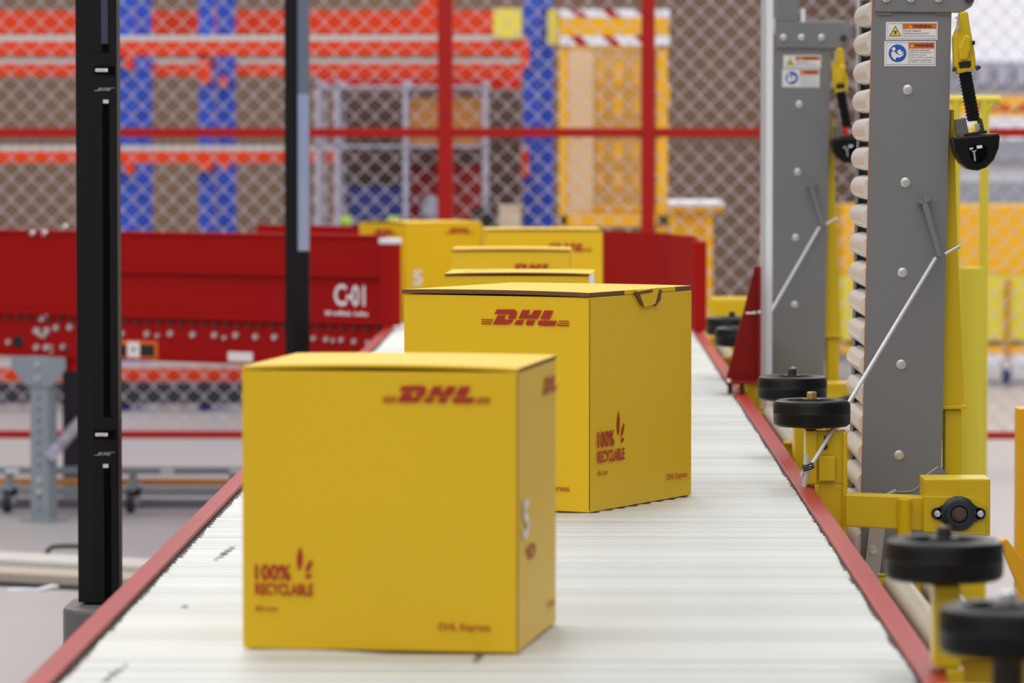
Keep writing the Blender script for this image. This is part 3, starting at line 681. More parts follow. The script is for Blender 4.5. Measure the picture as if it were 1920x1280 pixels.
def warning_labels(t, Y, D):
    """two stickers, drawn in the plane of the column"""
    ux = Vector((1, 0, 0)); uz = Vector((0, 0, 1))
    def R(mb, x0, y0, x1, y1, k):
        a = P(x0, y1, Y) + D; b = P(x1, y0, Y) + D; yy = Y + D.y - k * 0.0003
        mb.add([(a.x, yy, a.z), (b.x, yy, a.z), (b.x, yy, b.z), (a.x, yy, b.z)], [(0, 1, 2, 3)])
    def T(mb, s_, x0, y0, x1, y1, k, **kw):
        a = P(x0, y1, Y) + D; b = P(x1, y0, Y) + D
        put_text(mb, s_, (a.x, Y + D.y - k * 0.0003, a.z), ux, uz, b.x - a.x, b.z - a.z, **kw)
    s1 = MB(); a = P(1661, 75, Y) + D; b = P(1758, 41, Y) + D; s1.box((a.x, Y + D.y - 0.0008, a.z), (b.x, Y + D.y, b.z)); s1 = s1.build('warning_label', 'label_white', t, label='upper crush hazard sticker')
    s2 = MB(); a = P(1658, 124, Y) + D; b = P(1754.5, 77, Y) + D; s2.box((a.x, Y + D.y - 0.0008, a.z), (b.x, Y + D.y, b.z)); s2 = s2.build('warning_label', 'label_white', t, label='lower read the manual sticker')
    k = 4
    m = MB(); R(m, 1693, 44.5, 1755.5, 54, k); m.build('orange_band', 'label_orange', s1)
    m = MB(); R(m, 1704, 80, 1751.5, 91, k); m.build('orange_band', 'label_orange', s2)
    m = MB()
    for (x0, y0, x1, y1) in ((1664, 44, 1755.8, 44.5), (1664, 72.3, 1755.8, 72.9), (1664, 44, 1664.5, 72.9), (1755.3, 44, 1755.8, 72.9), (1692, 44, 1692.6, 72.9)): R(m, x0, y0, x1, y1, k)
    tri = [(1667, 68), (1678.7, 48), (1690, 68)]
    m.add([P(x, y, Y) + D + Vector((0, -0.0003 * k, 0)) for x, y in tri], [(0, 1, 2)])
    T(m, 'WARNING', 1711, 46.2, 1746.5, 52.2, k + 1, bold=0.03); T(m, 'Crush hazard.', 1694.8, 55.5, 1727, 59.5, k); T(m, 'Authorised users ONLY', 1694.8, 60.8, 1743, 64.3, k)
    T(m, 'Stay clear of area before operating.', 1694.8, 66.0, 1753.5, 69.6, k)
    m.build('label_print', 'label_black', s1)
    m = MB(); m.add([P(x, y, Y) + D + Vector((0, -0.0003 * (k + 1), 0)) for x, y in ((1669.3, 66.8), (1678.7, 50.6), (1688, 66.8))], [(0, 1, 2)])
    m.add([P(x, y, Y) + D + Vector((0, -0.0003 * (k + 1), 0)) for x, y in ((1704.5, 52.5), (1707, 47.5), (1709.5, 52.5))], [(0, 1, 2)]); m.build('label_symbol', 'label_yellow', s1)
    m = MB()
    for seg in (((1674.5, 58.5), (1682.5, 57.5), (1682.5, 59), (1674.5, 60)), ((1678, 59), (1680, 59), (1681, 64.5), (1679, 64.5)), ((1675.5, 63.5), (1679, 60.5), (1679.8, 61.8), (1676, 64.8))):
        m.add([P(x, y, Y) + D + Vector((0, -0.0003 * (k + 2), 0)) for x, y in seg], [tuple(range(len(seg)))])
    m.build('label_figure', 'label_black', s1)
    m = MB()
    for (x0, y0, x1, y1) in ((1661.5, 79.5, 1752, 80), (1661.5, 120.4, 1751, 121), (1661.5, 79.5, 1662, 121), (1751.4, 79.5, 1752, 121), (1703.3, 79.5, 1703.9, 121)): R(m, x0, y0, x1, y1, k)
    T(m, 'WARNING', 1714, 82, 1749.5, 88.3, k + 1, bold=0.03)
    for i, s_ in enumerate(('Read and understand', "operator's manual before", 'using this machine.', 'Failure to follow operating', 'instructions could result', 'in death or serious injury.')):
        T(m, s_, 1705.5, 92.3 + i * 4.55, 1705.5 + (38, 43, 32, 44, 41, 43)[i], 95.6 + i * 4.55, k)
    m.build('label_print', 'label_black', s2)
    m = MB(); m.add([P(x, y, Y) + D + Vector((0, -0.0003 * (k + 1), 0)) for x, y in ((1707, 88.2), (1710, 82.5), (1713, 88.2))], [(0, 1, 2)]); m.build('label_symbol', 'label_yellow', s2)
    c0 = P(1682.8, 99.8, Y) + D; m = MB(); m.lathe(c0 + Vector((0, -0.0003 * k, 0)), (0, -1, 0), [(0.0001, 0.0002), (16.5 * Y / F, 0.0)], 36); m.build('blue_disc', 'label_blue', s2)
    m = MB(); c1 = P(1675.5, 92, Y) + D; m.lathe(c1 + Vector((0, -0.0003 * (k + 2), 0)), (0, -1, 0), [(0.0001, 0.0002), (3.6 * Y / F, 0.0)], 16)
    for seg in (((1671, 97.5), (1676, 96.2), (1680, 100), (1686, 104), (1693, 100.5), (1694.5, 102.5), (1688, 107.5), (1680, 108), (1679, 112.5), (1676, 111), (1671.5, 106)),
                ((1681.5, 95.5), (1688, 92.5), (1690.5, 97.5), (1695.5, 97), (1690, 101.5), (1685, 102.8))):
        m.add([P(x, y, Y) + D + Vector((0, -0.0003 * (k + 2), 0)) for x, y in seg], [tuple(range(len(seg)))])
    m.build('reading_figure', 'label_white', s2)

def tower(dy, which):
    Y = 7.65; D = Vector((-0.043 if which == 2 else 0, dy, 0)); dep = 0.355
    lab = ('sharp grey roller gate column raised upright, second from the right edge' if False else
           ('nearer, sharply focused grey column of cream rollers with two warning stickers' if which == 1 else 'farther, blurred grey column of cream rollers beside the silver post'))
    t = thing('roller_gate', lab, 'gate', (0.62 + D.x, Y + dy, 0), group='raised roller gates beside the conveyor')
    def X(px): return P(px, 500, Y).x
    def pp(pts, Yq, d_, mb=None): mb = mb or MB(); return mb.prism([P(x, y, Yq) + D for x, y in pts], (0, d_, 0))
    # near side channel: wide web facing the camera with turned back flanges
    def channel(yo, web_front):
        mb = MB(); pts = [(1637, -12), (1785, -12), (1764, 925), (1760, 1090), (1614, 1090), (1616, 925)]
        q = [P(x, y, Y) + D + Vector((0, yo, 0)) for x, y in pts]
        mb.prism(q, (0, 0.003, 0))
        s_ = 1 if web_front else -1
        for (i, j) in ((0, 4), (1, 3)):
            a = q[i]; b = q[j]; off = Vector((0.003 if i == 0 else -0.003, 0, 0))
            mb.prism([a, b, b + off, a + off], (0, 0.038 * s_, 0))
        return mb
    channel(0.0, True).build('side_channel', 'grey', t, bevel=0.0018)
    channel(dep, False).build('side_channel', 'grey', t, bevel=0.0018)
    # thin orange edge line
    mb = MB(); mb.prism([P(x, y, Y) + D + Vector((0, 0.004, 0)) for x, y in ((1635.6, -10), (1636.8, -10), (1615.8, 925), (1614.6, 925))], (0, 0.001, 0)); mb.build('edge_line', 'orange_tape', t)
    # rollers between the channels
    k = 0; y = -40
    mb = MB(); r_ = 0.0228
    x0r = P(1640 + r_ * 0, 0, Y)
    base = MB().tube([(0, 0.006, 0), (0, dep - 0.006, 0)], r_, 22)
    base.tube([(0, 0.0035, 0), (0, 0.008, 0)], 0.007, 8)
    r0 = None
    for i in range(21):
        py = 17 - 55.4 + 4 + 55.4 * i
        px = 1637 - (py + 12) * (21 / 937) + 12.5
        p_ = P(px, py, Y) + D
        if r0 is None:
            r0 = base.build('roller', 'cream', t, local=True); o = r0
        else: o = r0.copy(); COL.objects.link(o)
        o.location = p_ - t.location
    # top plate with bolts
    pp([(1641, -45), (1815, -45), (1827, -30), (1831, -8), (1822, 12), (1802, 24), (1641, 22)], Y - 0.007, 0.006).build('top_plate', 'grey', t, bevel=0.002)
    pp([(1641, -45), (1815, -45), (1827, -30), (1831, -8), (1822, 12), (1802, 24), (1641, 22)], Y + dep + 0.003, 0.006).build('top_plate', 'grey', t, bevel=0.002)
    for (x, y) in ((1662, -4), (1708, -4), (1760, -4)):
        MB().lathe(P(x, y, Y - 0.007) + D, (0, -1, 0), [(0.0085, 0), (0.0085, 0.003), (0.006, 0.004), (0.005, 0.008), (0.0001, 0.008)], 12).build('bolt', 'bolt', t)
    MB().lathe(P(1816, -3, Y - 0.007) + D, (0, -1, 0), [(0.0085, 0), (0.0085, 0.006), (0.0001, 0.007)], 12).build('pin', 'dark_steel', t)
    for (xa, xb) in ((1645, 1672), (1755, 1784)):
        pp([(xa, 22), (xb, 22), (xb, 28.5), (xa, 28.5)], Y - 0.003, 0.003).build('tab', mat('taupe_tab', srgb(128, 118, 112), 0.6), t)
    # head block above the plate
    pp([(1641, -120), (1702, -120), (1702, -45), (1641, -45)], Y - 0.002, dep).build('head_block', 'grey', t, bevel=0.003)
    mb = MB(); mb.tube([P(1712, -38, Y) + D, P(1712, -78, Y) + D], 0.006, 12); mb.build('pin_upright', 'white', t, label='white upright pin')
    # flanged bolts on the face
    for (x, y) in ((1702, 168), (1697.5, 342), (1692, 511), (1689.5, 683), (1685.5, 853)):
        b_ = MB().lathe(P(x, y, Y) + D, (0, -1, 0), [(0.0090, 0), (0.0090, 0.0012), (0.0062, 0.002), (0.0001, 0.002)], 24); b_ = b_.build('flange_bolt', 'bolt', t)
        m2 = MB(); m2.lathe(P(x, y, Y) + D + Vector((0, -0.002, 0)), (0, -1, 0), [(0.0052, 0), (0.0050, 0.004), (0.0001, 0.004)], 6, smooth=False); m2.build('hex_head', 'bolt', b_)
    MB().lathe(P(1640.5, 671, Y) + D, (0, -1, 0), [(0.0001, 0.0004), (0.0038, 0.0002)], 12).build('hole', 'black', t)
    # lever with hook
    a = P(1731, 378, Y) + D; b = P(1760, 484, Y) + D
    mb = MB(); mb.prism([a + Vector((-0.006, -0.018, 0.003)), a + Vector((0.006, -0.018, 0.004)), b + Vector((0.006, -0.018, 0)), b + Vector((-0.004, -0.018, 0.004))], (0, 0.006, 0)); lv = mb.build('lever', 'grey', t, bevel=0.002)
    mb = MB(); mb.tube([P(1725, 377, Y) + D, P(1725, 377, Y) + D + Vector((0, -0.018, 0))], 0.005, 12); mb.tube([P(1736, 373, Y) + D, P(1736, 373, Y) + D + Vector((0, -0.019, 0))], 0.006, 12); mb.build('pivot', 'grey', lv)
    mb = MB(); mb.tube([P(1772, 476, 7.6) + D, P(1792, 465, 7.6) + D, P(1798, 461, 7.6) + D, P(1800, 466, 7.6) + D], 0.003, 10); mb.build('hook', 'zinc', lv)
    # steel cable down to the post
    D0 = D
    if which == 2: D = D + Vector((0.03, 0.16, 0.0))
    e0 = P(1754, 484, Y - 0.015) + D0; e1 = P(1513, 886, 7.36) + D
    mb = MB(); mb.tube([e0, e1], 0.0040, 10); cb = mb.build('cable', 'cable', t, label='taut steel cable')
    kx = P(1514, 866, 7.36) + D; mb = MB(); mb.tube([P(1511, 850, 7.36) + D, kx, P(1508, 912, 7.36) + D], 0.0042, 8); mb.tube([kx, P(1502, 893, 7.36) + D], 0.003, 8); mb.build('cable_tail', 'cable', cb)
    mb = MB()
    for q in range(3):
        c_ = P(1514 + q, 871 + q * 4, 7.36) + D; path = [c_ + Vector((math.cos(th_) * 0.010, math.sin(th_) * 0.010, 0.003 * math.cos(th_))) for th_ in [i * math.pi / 6 for i in range(13)]]
        mb.tube(path, 0.0014, 6, caps=False)
    mb.build('cable_tie', 'black_gloss', cb); D = D0
    # lower slanted bar and hinge plates
    pp([(1631, 985), (1660, 985), (1648, 1090), (1619, 1090)], Y - 0.03, 0.005).build('lower_bar', 'zinc', t)
    MB().lathe(P(1637, 1031, Y - 0.03) + D, (0, -1, 0), [(0.008, 0), (0.007, 0.004), (0.0001, 0.005)], 12).build('bolt', 'bolt', t)
    hp = pp([(1652, 1085), (1712, 1085), (1716, 1108), (1698, 1124), (1672, 1118), (1655, 1100)], Y - 0.04, 0.005).build('hinge_plate', 'dark_steel', t)
    MB().lathe(P(1697, 1108, Y - 0.04) + D, (0, -1, 0), [(0.006, 0), (0.005, 0.003), (0.0001, 0.003)], 12).build('hinge_pin', 'black', hp)
    pp([(1716, 1086), (1752, 1086), (1752, 1135), (1700, 1135), (1716, 1112)], Y - 0.035, 0.005).build('hinge_plate', 'grey', t)
    a = P(1616, 1090, Y); b = P(1760, 1140, Y)
    a = a + D; b = b + D; mb = MB(); mb.box((a.x, Y + dy - 0.02, 0.02), (b.x, Y + dy + 0.37, a.z)); mb.build('pedestal', 'dark_steel', t)
    mb = MB(); mb.box((a.x - 0.03, Y + dy - 0.05, 0), (b.x + 0.05, Y + dy + 0.42, 0.02)); mb.build('foot_plate', 'yellow', t)
    # weld marks and bent bracket
    mb = MB(); pts = [(1660, 930), (1672, 920), (1688, 922), (1712, 920), (1742, 896), (1760, 880), (1766, 877)]
    mb.tube([P(x, y, Y) + D + Vector((0, -0.001, 0)) for x, y in pts], 0.0012, 6); mb.tube([P(x, y, Y) + D + Vector((0, -0.001, 0)) for x, y in ((1662, 928), (1680, 919))], 0.004, 6); mb.tube([P(x, y, Y) + D + Vector((0, -0.001, 0)) for x, y in ((1738, 892), (1760, 876))], 0.004, 6)
    mb.build('weld_bead', 'weld_grey', t)
    pp([(1735, 925), (1735, 893), (1762, 873), (1786, 897), (1786, 925)], Y - 0.002 - 0.004, 0.004).build('gusset', 'grey', t)
    # yellow strut behind the column
    pp([(1784, 205), (1789, 205), (1794, 420), (1808, 760), (1766, 760), (1772, 400)], Y + 0.02, 0.05).build('strut', 'yellow', t, bevel=0.0015)
    pp([(1767, 760), (1811, 760), (1812, 767), (1767, 767)], Y + 0.01, 0.07).build('strut_flange', 'yellow', t, bevel=0.001)
    a = P(1775, 0, Y + 0.02); b = P(1803, 767, Y + 0.02)
    a = a + D; b = b + D; mb = MB(); mb.box((a.x, Y + dy + 0.02, 0.0), (b.x, Y + dy + 0.07, b.z)); mb.build('strut_foot', 'yellow', t, bevel=0.003)
    # yellow clamp with corrugated strap and black foot
    Yc = Y - 0.03
    cl = pp([(1801, 22), (1815, 22), (1819, 50), (1828, 98), (1831, 130), (1796, 139), (1790, 125), (1788, 70), (1796, 50)], Yc, 0.04).build('clamp', 'yellow', t, bevel=0.003)
    pp([(1797, 117), (1820, 114), (1821, 124), (1817, 127), (1799, 128)], Yc - 0.001, 0.002).build('clamp_slot', 'black', cl)
    mb = MB(); mb.tube([P(1795, 40, Yc - 0.008) + D, P(1797, 52, Yc - 0.008) + D], 0.0022, 8)
    mb.lathe(P(1795.5, 33.5, Yc - 0.008) + D, (0, 0, 1), [(0.0045, -0.002), (0.0045, 0.002), (0.0001, 0.002)], 6, smooth=False); mb.lathe(P(1797, 52, Yc - 0.008) + D, (0, 0, 1), [(0.0045, -0.002), (0.0045, 0.002), (0.0001, 0.002)], 6, smooth=False)
    mb.build('clamp_bolt', 'bolt', cl)
    pp([(1809, 62), (1820, 72), (1821, 90), (1815, 112), (1800, 114), (1798, 90)], Yc - 0.012, 0.013).build('clamp_hump', 'yellow', cl, bevel=0.004)
    mb = MB(); mb.tube([P(1823, 80, Yc) + D, P(1828, 80, Yc) + D], 0.004, 8); mb.build('clamp_knob', 'black', cl)
    mb = MB(); mb.tube([P(1786, 129, Yc) + D, P(1792, 130, Yc) + D], 0.0045, 8); mb.tube([P(1830, 128, Yc) + D, P(1836, 126, Yc) + D, P(1839, 127, Yc) + D], [0.005, 0.004, 0.002], 8); mb.build('clamp_screw', 'dark_steel', cl)
    mb = MB(); nseg = 28
    for i in range(nseg):
        s0 = i / nseg; s1 = (i + 0.62) / nseg; s2 = (i + 1) / nseg
        cen = lambda s_: (1809 + 17 * s_ + 0, 135 + 92 * s_)
        x_, y_ = cen(s0); x2, y2 = cen(s1); x3, y3 = cen(s2)
        if i % 2 == 0:
            pp([(x_ - 11.5, y_ + 1), (x_ + 12.5, y_ - 1), (x3 + 12.5, y3 - 1), (x3 - 11.5, y3 + 1)], Yc + 0.002, 0.016, mb)
        else:
            pp([(x_ - 10.4, y_ + 1), (x_ + 11.4, y_ - 1), (x3 + 11.4, y3 - 1), (x3 - 10.4, y3 + 1)], Yc + 0.005, 0.010, mb)
    mb.build('corrugated_strap', 'black_gloss', t)
    fo = pp([(1787, 257), (1872, 249), (1875, 256), (1873, 278), (1864, 300), (1850, 314), (1834, 320), (1817, 318), (1802, 306), (1791, 286)], Yc - 0.028, 0.07).build('rubber_foot', 'black_gloss', t, bevel=0.004)
    pp([(1816, 276), (1824, 272), (1846, 271), (1853, 278), (1850, 296), (1838, 306), (1826, 304), (1818, 292)], Yc - 0.0285, 0.002).build('foot_recess', 'speaker_slot', fo)
    pp([(1831, 273), (1841, 272), (1842, 277), (1832, 279)], Yc - 0.030, 0.002).build('foot_glint', 'white', fo, label='white painted glint')  # small white patch painted in as a glint on the foot
    pp([(1818, 277), (1825, 276), (1824, 280), (1818, 281)], Yc - 0.030, 0.002).build('foot_mark', 'deck', fo)
    pp([(1821, 283), (1832, 281), (1828, 285), (1830, 302), (1827, 302), (1825, 286)], Yc - 0.030, 0.002).build('foot_mark', 'lilac_steel', fo)
    hh = pp([(1793, 224), (1811, 220), (1816, 248), (1815, 252), (1795, 256)], Yc - 0.02, 0.05).build('holder', 'stone', t, bevel=0.002)
    pp([(1836, 222), (1841, 222), (1847, 248), (1841, 249)], Yc - 0.02, 0.05).build('holder', 'dark_steel', t, bevel=0.001)
    pp([(1811, 250), (1850, 244), (1851, 250), (1812, 255)], Yc - 0.022, 0.05).build('foot_plate_top', 'black', t)
    pp([(1829, 233), (1838, 231), (1840, 243), (1831, 244)], Yc - 0.005, 0.01).build('nut', 'bolt', t)
    warning_labels(t, Y - 0.0002, D)
    return t
tower(0.0, 1); tower(2.85, 2)

# silver post with the red triangular bracket
t = thing('silver_post', 'tall silver aluminium post left of the farther grey column', 'post', (0.49, 10.28, 0))
a = P(1428, 0, 10.27); b = P(1447, 720, 10.27)
box('post_profile', (a.x, 10.27, 0.0), (a.x + 0.6 * (b.x - a.x), 10.31, 2.3), 'alu', t)
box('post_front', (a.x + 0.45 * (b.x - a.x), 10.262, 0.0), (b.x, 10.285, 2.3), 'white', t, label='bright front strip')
t = thing('triangle_bracket', 'dark red triangular bracket standing on the right rail', 'bracket', (0.44, 10.2, BED))
pxpoly([(1361, 712), (1415, 500), (1423, 500), (1425, 712)], 10.22, 0.006).build('web_plate', 'dark_red', t)
a = P(1360, 719, 10.19); b = P(1425, 712, 10.19)
mb = MB(); mb.box((a.x, 10.16, a.z), (b.x, 10.26, a.z + 0.007)); mb.build('foot', 'dark_red', t, bevel=0.002)
for x_ in (a.x + 0.012, XR - 0.012):
    mb = MB(); mb.tube([(x_, 10.2, BED + 0.001), (x_, 10.2, a.z)], 0.006, 10); mb.build('spacer_bolt', 'dark_steel', t)
mb = MB(); pxbox(1420, 500, 1427, 712, 10.19, 0.04, mb); mb.build('flange', 'dark_red', t)
mb = MB(); mb.tube([P(1398, 587, 10.215), P(1420, 587, 10.215)], 0.0025, 8); mb.lathe(P(1415, 586, 10.21), (0, -1, 0), [(0.004, -0.003), (0.004, 0.003), (0.0001, 0.004)], 10)
mb.lathe(P(1424, 585, 10.185), (0, -1, 0), [(0.004, -0.003), (0.004, 0.003), (0.0001, 0.004)], 10); mb.build('screw', 'bolt', t)
mb = MB(); mb.lathe(P(1367, 714, 10.158), (0, -1, 0), [(0.006, -0.004), (0.005, 0.004), (0.0001, 0.005)], 12); mb.build('foot_bolt', 'bolt', t)

# yellow tubular frame and column behind the sharp tower
t = thing('tube_frame', 'pale yellow tube frame with a diagonal stay, right of the sharp grey column', 'frame', (1.0, 10.9, 0))
Yt = 11.4
a = P(1846, 190, Yt); mb = MB(); mb.tube([(a.x, Yt, 0), (a.x, Yt, a.z)], 0.0125, 14); mb.build('upright_tube', 'lime_yellow', t)
mb = MB(); mb.tube([P(1700, 187, Yt), P(1875, 187, Yt)], 0.012, 14); mb.build('top_tube', 'lime_yellow', t)
mb = MB(); mb.tube([P(1862, 190, Yt), P(1812, 262, Yt)], 0.010, 12); mb.build('diagonal_stay', 'lime_yellow', t)
a = P(1792, 262, Yt); mb = MB(); mb.tube([(a.x, Yt, 0), (a.x, Yt, P(1792, 187, Yt).z)], 0.0125, 14); mb.build('upright_tube', 'lime_yellow', t)
t = thing('bollard', 'broad rounded yellow column behind the strut of the sharp grey column', 'column', (1.0, 9.9, 0))
a = P(1800, 502, 10.9); b = P(1846, 502, 10.9); r_ = (b.x - a.x) / 2
mb = MB(); mb.tube([((a.x + b.x) / 2, 10.9 + r_, 0), ((a.x + b.x) / 2, 10.9 + r_, a.z)], r_, 28); mb.build('column_body', 'lime_yellow', t)
mb = MB(); mb.lathe(((a.x + b.x) / 2, 10.9 + r_, 0), (0, 0, 1), [(r_ + 0.03, 0), (r_ + 0.03, 0.012), (r_, 0.012)], 28); mb.build('base_flange', 'yellow', t)
# yellow barrier behind the farthest wheel
t = thing('barrier', 'blurred yellow barrier beam behind the farthest guide wheel', 'barrier', (0.6, 12.95, 0))
pxbox(1332, 557, 1440, 640, 12.95, 0.05).build('beam', 'yellow', t, bevel=0.01)
a = P(1330, 640, 12.95); b = P(1400, 640, 12.95)
for x in (a.x, b.x): box('leg', (x, 12.96, 0), (x + 0.06, 12.99, a.z), 'yellow', t)
# right edge: yellow post and orange beam
t = thing('cage_post', 'yellow post cut off at the right edge above the blurred wheels', 'post', (0.8, 9, 0))
a = P(1908, 765, 9.2); box('post', (a.x, 9.2, 0), (a.x + 0.06, 9.26, a.z), 'yellow_far', t, bevel=0.003)
mb = MB(); mb.prism([P(1872, 1015, 9.0), P(1888, 1010, 9.0), P(1960, 1100, 9.0), P(1960, 1140, 9.0), P(1915, 1112, 9.0)], (0, 0.04, 0)); mb.build('sloping_stay', 'yellow_far', t, bevel=0.002)
a = P(1930, 1128, 9.0); box('stay_foot', (a.x, 9.0, 0), (a.x + 0.06, 9.04, a.z + 0.02), 'yellow_far', t)

# ------------------------------------------------------------------ loudspeaker columns
def speaker(px0, px1, Y, label, texts, zt=2.3):
    x0 = P(px0, 300, Y).x; x1 = P(px1, 300, Y).x; w = x1 - x0
    t = thing('column_speaker', label, 'speaker', ((x0 + x1) / 2, Y, 0), group='black column loudspeakers')
    xf = x0 + w * 0.40                               # corner between the left flank and the front
    zb = P(0, 1130, Y).z if texts else 0.36
    joints = [P(0, y, Y).z for y in ((100, 783) if texts else (176,))]
    zs = [zb] + sorted(joints) + [zt]
    for i in range(len(zs) - 1):
        mb = MB(); z0, z1 = zs[i], zs[i + 1] - 0.0003
        out_ = [(x0, Y + 0.012), (xf, Y), (x1 - 0.003, Y + (0.006 if texts else 0.022)), (x1, Y + (0.010 if texts else 0.025)), (x1, Y + 0.075), (x0 + 0.01, Y + 0.085)]
        mb.prism([Vector((x, y, z0)) for x, y in out_], (0, 0, z1 - z0))
        if not texts: out_ = None
        seg = mb.build('array_section', 'speaker', t, bevel=0.0015)
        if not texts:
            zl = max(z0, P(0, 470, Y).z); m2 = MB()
            m2.prism([(xf + 0.013, Y + 0.002, zl), (x1 + 0.001, Y + 0.022, zl), (x1 + 0.001, Y + 0.024, zl), (xf + 0.013, Y + 0.006, zl)], (0, 0, z1 - zl)); m2.build('sheen_strip', 'flank_dim' if i == len(zs) - 2 else 'flank', seg, label='bluish sheen painted on the flank')  # reflected light painted as a strip that stops where the reflection fades
        if texts:
            # grille slot
            a_ = xf + (x1 - xf) * 0.42; b_ = xf + (x1 - xf) * 0.70; yy = lambda x: Y + 0.006 * (x - xf) / (x1 - 0.003 - xf)
            m2 = MB(); zc0 = z0 + 0.002; zc1 = z1 - (0.10 if i < len(zs) - 2 else 0)
            if i == len(zs) - 2: zc0 += 0.0
            m2.prism([(a_, yy(a_) - 0.0006, zc0), (b_, yy(b_) - 0.0006, zc0), (b_, yy(b_) - 0.0006, zc1), (a_, yy(a_) - 0.0006, zc1)], (0, 0.001, 0)); sl = m2.build('grille_slot', 'speaker_slot', seg)
            if i == len(zs) - 2:
                a2 = xf + (x1 - xf) * 0.40; b2 = a2 + 0.014; z2 = P(0, 82, Y).z
                m2 = MB(); m2.prism([(a2, yy(a2) - 0.0016, z2), (b2, yy(b2) - 0.0016, z2), (b2, yy(b2) - 0.0016, zc1), (a2, yy(a2) - 0.0016, zc1)], (0, 0.001, 0)); m2.build('grille_strip', 'speaker_grille', seg)
    if texts:
        ux = Vector((1, 0, 0.0)); uz = Vector((0, 0, 1))
        for dyp in (0, 683):
            def r4(xa, ya, xb, yb, off, mm, nm, par=t):
                a = P(xa, yb + dyp, Y); b = P(xb, ya + dyp, Y); m2 = MB(); m2.box((a.x, Y - off, a.z), (b.x, Y + 0.004, b.z)); return m2.build(nm, mm, par)
            r4(176, 124, 216, 139, 0.0002, 'speaker_slot', 'handle_recess')
            lb = r4(179, 128.5, 202, 134.5, 0.0012, 'label_white', 'white_label')
            m2 = MB(); a = P(182, 133.2 + dyp, Y)
            for k in range(7): m2.box((a.x + k * 0.0026, Y - 0.0016, a.z), (a.x + k * 0.0026 + 0.0014, Y - 0.0012, a.z + 0.0028))
            m2.build('label_marks', 'logo_grey', lb)
            sq = r4(193.5, 187, 203, 193.5, 0.0012, 'label_white', 'white_label')
            m2 = MB(); a = P(196, 192.2 + dyp, Y); m2.box((a.x, Y - 0.0016, a.z), (a.x + 0.001, Y - 0.0012, a.z + 0.004)); m2.box((a.x + 0.003, Y - 0.0016, a.z), (a.x + 0.004, Y - 0.0012, a.z + 0.004)); m2.build('label_marks', 'logo_grey', sq)
            m2 = MB(); a = P(183, 170 + dyp, Y); put_text(m2, 'BOSE', (a.x, Y - 0.0015, a.z), ux, uz, 0.030, 0.0062, shear=0.45, bold=0.01)
            a = P(177, 170.4 + dyp, Y); m2.box((a.x, Y - 0.0016, a.z), (a.x + 0.010, Y - 0.0012, a.z + 0.0009)); a = P(210, 165 + dyp, Y); m2.box((a.x, Y - 0.0016, a.z), (a.x + 0.006, Y - 0.0012, a.z + 0.0008))
            m2.build('maker_lettering', 'silver_ink', t)
    # base
    bx0, bx1 = (P(115, 0, Y).x, x1 + 0.05) if texts else (x0 - 0.06, x1 + 0.06)
    zt_ = P(0, 1134, Y).z if texts else 0.36
    mb = MB(); cx = (bx0 + bx1) / 2; hw = (bx1 - bx0) / 2
    prof = [(cx + hw * math.cos(a) * 1.0, Y + 0.05 + 0.15 * math.sin(a)) for a in [i * math.pi / 12 for i in range(24)]]
    prof = [(max(cx - hw, min(cx + hw, cx + (x - cx) * 1.25)), y) for x, y in prof]
    mb.prism([Vector((x, y, 0.0)) for x, y in prof], (0, 0, zt_)); mb.build('bass_base', 'stone', t, bevel=0.008)
    return t
speaker(141, 219, 8.7, 'nearer black column loudspeaker with small white labels, left of the boxes', True)
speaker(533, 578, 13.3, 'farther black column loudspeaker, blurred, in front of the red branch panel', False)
# the reflection on the far speaker's right flank is painted as pale strips

# ------------------------------------------------------------------ chain-link fence
YF = 17.0
fe = thing('chain_link_fence', 'red framed chain-link fence running across behind the conveyors', 'fence', (0, YF, 0))
XF0, XF1 = -3.2, 3.0
def wz(y): return P(960, y, YF).z
for (y0, y1) in ((240, 257), (808, 822)):
    box('rail', (XF0, YF - 0.02, wz(y1)), (XF1, YF + 0.02, wz(y0)), 'fence_red', fe, bevel=0.002)
posts_x = [P(821, 0, YF).x, P(1203, 0, YF).x, XF0, P(1640, 0, YF).x, XF1]
for i, x in enumerate(posts_x):
    box('post', (x, YF - 0.03, 0.0), (x + (0.062 if i != 1 else 0.055), YF + 0.03, 2.6), 'fence_red', fe, bevel=0.006)
    box('post_foot', (x - 0.03, YF - 0.06, 0), (x + 0.09, YF + 0.06, 0.008), 'fence_red', fe)
mb = MB(); px_, pz_ = 0.0839, 0.0861; zlo = wz(822); nrow = 27
ncol = int((XF1 - XF0) / px_)
wr = 0.0026
for cidx in range(ncol):
    x = XF0 + cidx * px_
    path = []
    for rw in range(nrow * 2 + 1):
        zz = zlo + rw * pz_ / 2; side = rw % 2
        path.append(Vector((x + (px_ / 2 + 0.004 if side else -0.004 + 0.0), YF + (0.004 if side else -0.004), zz)))
        if cidx % 2 == 0: pass
    mb.tube(path, wr, 4, caps=False)
    path2 = [Vector((2 * x + px_ / 1 - p_.x, p_.y, p_.z)) for p_ in path]
    mb.tube([Vector((x + px_ - (p_.x - x), -p_.y + 2 * YF, p_.z)) for p_ in path], wr, 4, caps=False)
mb.build('chain_link_mesh', 'wire', fe, kind='stuff')

